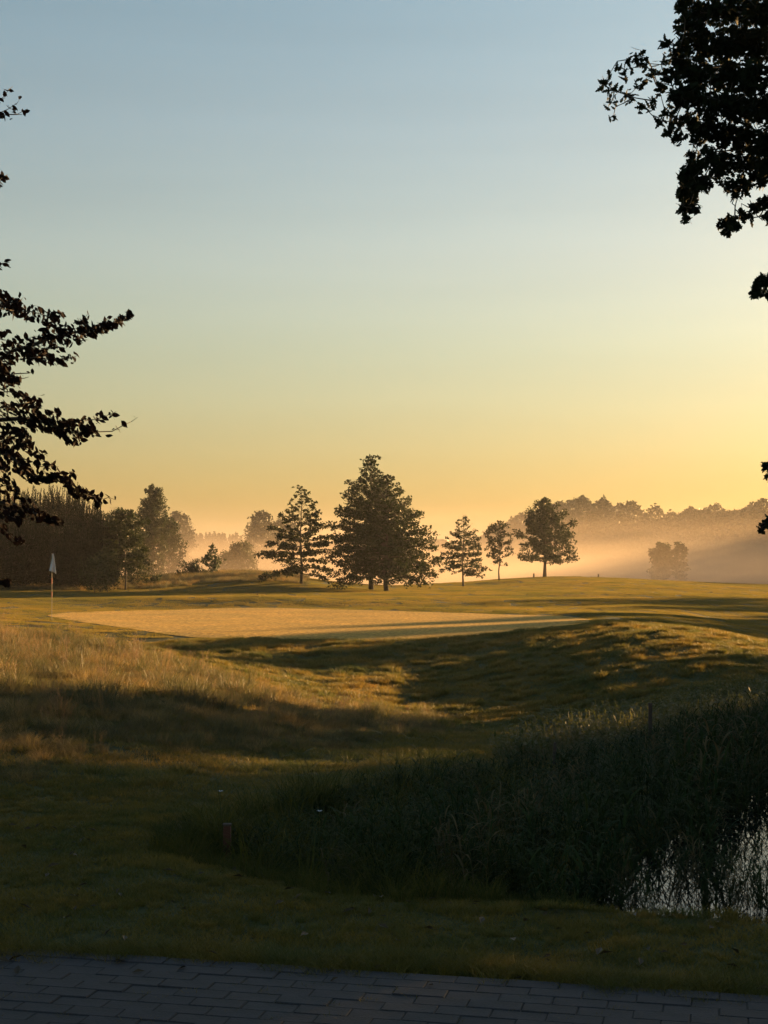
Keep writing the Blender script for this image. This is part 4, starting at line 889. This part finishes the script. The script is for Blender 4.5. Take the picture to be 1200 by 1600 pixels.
for _ in range(70):
    c = P(r.uniform(-900, -260), r.uniform(-500, 860), BY+r.normal(0, 1.2))
    tw.tube([Vector((0, 0, max(1.0, c.z-off.z-1))), c-off], [.03, .008], 4, False)
    for _k in range(60): C.append(c+Vector((r.uniform(-.6, .6), r.normal(0, .35), r.normal(0, .1)))); LN.append((.3, 0, -.3))
C = np.array(C); pxs = 600+C[:, 0]/C[:, 1]*F
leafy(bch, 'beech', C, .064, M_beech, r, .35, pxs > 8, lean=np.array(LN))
q = MB(); q.tube([(0, 0, 0), (.05, 0, 1.5), (0, .1, 4.5), (.1, 0, 9)], [.32, .25, .2, .08], 10); q.build('trunk', M_barkd, bch, smooth=True); tw.build('limbs', M_barkd, bch)

# ------------------------------------------------------------------ small things
def paint(name, c, rough=.5): return plain(name, c, tuple(v*.85 for v in c), 20, rough, .0005)
M_white = paint('white_cloth', (.6, .62, .66), .8); M_red = paint('red_brown_wood', (.085, .03, .018), .8); M_pole = plain('pole_paint', (.18, .16, .12), (.24, .22, .17), 10, .6)
M_poler = paint('red_pole_band', (.35, .05, .03), .5); M_weath = plain('weathered_wood', (.05, .035, .028), (.09, .065, .05), 30, .9, .002)
gx, gy = (81-600)/F*46.5, 46.5; gz = zat(gx, gy)
fl = empty('golf_flag', (gx, gy, gz)); tag(fl, 'white flag hanging limp on a thin pole at the left end of the green', 'golf flag')
q = MB(); q.tube([(0, 0, -.1), (0, 0, 2.1)], .009, 8); q.build('pole', M_pole, fl)
q = MB()
for k in range(3): q.tube([(0, 0, .75+.42*k), (0, 0, .94+.42*k)], .0128, 8)
q.build('pole_band', M_poler, fl)
# the cloth hangs in folds from its top corner
nx, nz = 18, 16; V = []
for j in range(nz):
    v = j/(nz-1); wd = .04+.19*v**.9
    for i in range(nx):
        u = i/(nx-1); x = -.10*v**1.1+wd*u*1.0; fold = .035*math.sin(u*9+v*2)*(.3+v); V.append((x+.012, fold+.03*v*u, 2.13-.54*v-.06*u*v-.045*(u**2)*v))
q = MB(); q.add(V, [[j*nx+i, j*nx+i+1, (j+1)*nx+i+1, (j+1)*nx+i] for j in range(nz-1) for i in range(nx-1)])
c = q.build('flag_cloth', M_white, fl, smooth=True); sm = c.modifiers.new('solid', 'SOLIDIFY'); sm.thickness = .003
q = MB(); q.tube([(0, 0, 2.08), (0, 0, 2.14)], .016, 8); q.build('pole_cap', M_pole, fl)

def stake(px, py_top, Y, w, label, mat, cap=True, tilt=0.):
    X = (px-600)/F*Y; z = zat(X, Y); h = max(.1, EYE-(py_top-HOR)/F*Y-z); o = empty('marker_stake', (X, Y, z)); tag(o, label, 'stake'); o.rotation_euler = (0, tilt, 0)
    q = MB(); a = w/2; c = a*.82
    V = []
    for zz, s_ in ((-.2, a), (h-.02, a), (h, c)):
        for sx, sy in ((-1, -1), (-.6, -1), (.6, -1), (1, -1), (1, 1), (.6, 1), (-.6, 1), (-1, 1)):
            V.append((sx*s_, sy*s_*(1.0 if abs(sx) > .9 else 1.03), zz))
    q.add(V, [[i+8*k, (i+1) % 8+8*k, (i+1) % 8+8*k+8, i+8*k+8] for k in range(2) for i in range(8)]+[list(range(16, 24))]); q.build('post', mat, o)
    if cap: q = MB(); q.box(-a*1.12, a*1.12, -a*1.12, a*1.12, h, h+.012); q.build('cap', M_weath, o)
    return o
stake(355, 1290, 9.1, .045, 'short red brown wooden stake at the near left corner of the reeds', M_red)
stake(1016, 1100, 16.6, .038, 'dark wooden stake standing in the lit weeds on the far bank', M_weath)
stake(866, 1160, 14.3, .028, 'thin dark stake at the left end of the lit weeds', M_weath, False, .03)
stake(1185, 1103, 19.5, .022, 'thin weathered stake among the weeds at the right edge', M_weath, False, -.04)
stake(834, 896, 117, .11, 'small wooden stake left of the round maple', M_weath, False)
stake(935, 897, 121, .1, 'small wooden stake on the crest right of the round maple', M_weath, False)
stake(402, 930, 66, .05, 'tiny dark stake on the rise behind the green', M_weath, False)

def lone_reed(px, py_top, px_b, Y, label, seed, n=5, top_lean=None, base_z=None):
    X = (px_b-600)/F*Y; z = zat(X, Y) if base_z is None else base_z; top = P(px, py_top, Y); o = empty('reed_stalk', (X, Y, z)); tag(o, label, 'reed'); r = np.random.default_rng(seed)
    e = top-Vector((X, Y, z)); q = MB(); pt = lambda t: Vector((e.x*t**1.8, 0, e.z*t)); q.tube([pt(t) for t in (0, .3, .6, .85, 1)], [.004, .0035, .003, .002, .001], 5, False); q.build('stem', M_weed, o)
    az = r.uniform(-.4, .4)
    for k in range(n):
        az += math.pi+r.normal(0, .25); q = MB(); reed_leaf(q, (0, 0, 0), az, r.uniform(.16, .3), r.uniform(.009, .014), r.uniform(.5, 1.1)); lf = q.build('leaf', M_weed, o); lf.location = pt(.45+.5*k/n)
lone_reed(448, 1128, 500, 10.6, 'tall bent reed leaning left above the others at the left of the bed', 1, 6)
lone_reed(605, 1128, 590, 11.6, 'tall reed with drooping tuft of leaves at the middle of the bed', 2, 8)
lone_reed(655, 1145, 652, 12.2, 'thin straight reed right of the drooping tuft', 3, 4)
lone_reed(335, 1200, 350, 9.3, 'thin reed stalk at the left corner above the red brown stake', 4, 4)
lone_reed(720, 1170, 700, 12.6, 'reed leaning right at the far edge of the bed', 5, 6)
def flower(px, py, Y, label, seed):
    p = P(px, py, Y); z = zat(p.x, p.y); o = empty('white_flower', (p.x, p.y, z)); tag(o, label, 'flower'); r = np.random.default_rng(seed); h = max(.05, p.z-z)
    q = MB(); q.tube([(0, 0, 0), (.01, 0, h)], [.002, .0015], 4, False); q.build('stem', M_weed, o)
    for k in range(6):
        a = k*math.pi/3; q = MB(); d = Vector((math.cos(a), math.sin(a), .35)); s_ = Vector((-math.sin(a), math.cos(a), 0))
        q.add([Vector((0, 0, 0)), d*.012+s_*.006, d*.022, d*.012-s_*.006], [[0, 1, 2, 3]]); f = q.build('petal', M_white, o); f.location = (.01, 0, h)
flower(342, 1237, 9.6, 'single white flower above the red brown stake', 1)
flower(497, 1268, 9.4, 'single white flower in the grass left of the reeds middle', 2)

# ------------------------------------------------------------------ ground mist
m = bpy.data.materials.new('mist'); m.use_nodes = True; n, l = m.node_tree.nodes, m.node_tree.links
n.remove(n['Principled BSDF']); pv = n.new('ShaderNodeVolumePrincipled'); l.new(pv.outputs[0], n['Material Output'].inputs['Volume'])
pv.inputs['Color'].default_value = (.60, .50, .40, 1); pv.inputs['Anisotropy'].default_value = .4
g = n.new('ShaderNodeNewGeometry'); sp = n.new('ShaderNodeSeparateXYZ'); l.new(g.outputs['Position'], sp.inputs[0])
mp = n.new('ShaderNodeMapping'); mp.inputs['Scale'].default_value = (.02, .05, .22); l.new(g.outputs['Position'], mp.inputs[0])
t = n.new('ShaderNodeTexNoise'); t.inputs['Scale'].default_value = 1; t.inputs['Detail'].default_value = 3; l.new(mp.outputs[0], t.inputs['Vector'])
def mth(op, *a):
    q = n.new('ShaderNodeMath'); q.operation = op
    for i, v in enumerate(a):
        if isinstance(v, (int, float)): q.inputs[i].default_value = v
        else: l.new(v, q.inputs[i])
    return q.outputs[0]
# density: thick near the ground, thinning upwards, taller near the right wood
xx, yy, zz = sp.outputs
hgt = mth('ADD', 2.9, mth('MULTIPLY', 2.5, mth('SMOOTHSTEP', 0, 1, 0) if False else mth('MINIMUM', 1, mth('MAXIMUM', 0, mth('DIVIDE', mth('SUBTRACT', yy, 170), 90)))))
lay = mth('EXPONENT', mth('MULTIPLY', -1, mth('POWER', mth('DIVIDE', mth('MAXIMUM', 0, mth('ADD', zz, 1.2)), hgt), 1.6)))
noi = mth('MAXIMUM', 0, mth('MULTIPLY', mth('SUBTRACT', t.outputs[0], .34), 4.2))
edge = mth('MINIMUM', 1, mth('MAXIMUM', 0, mth('DIVIDE', mth('SUBTRACT', yy, 112), 25)))
l.new(mth('MULTIPLY', mth('MULTIPLY', mth('MULTIPLY', lay, noi), edge), MIST), pv.inputs['Density'])
q = MB(); q.box(-150, 175, 108, 288, -1.6, 20); tag(q.build('mist', m), kind='stuff')
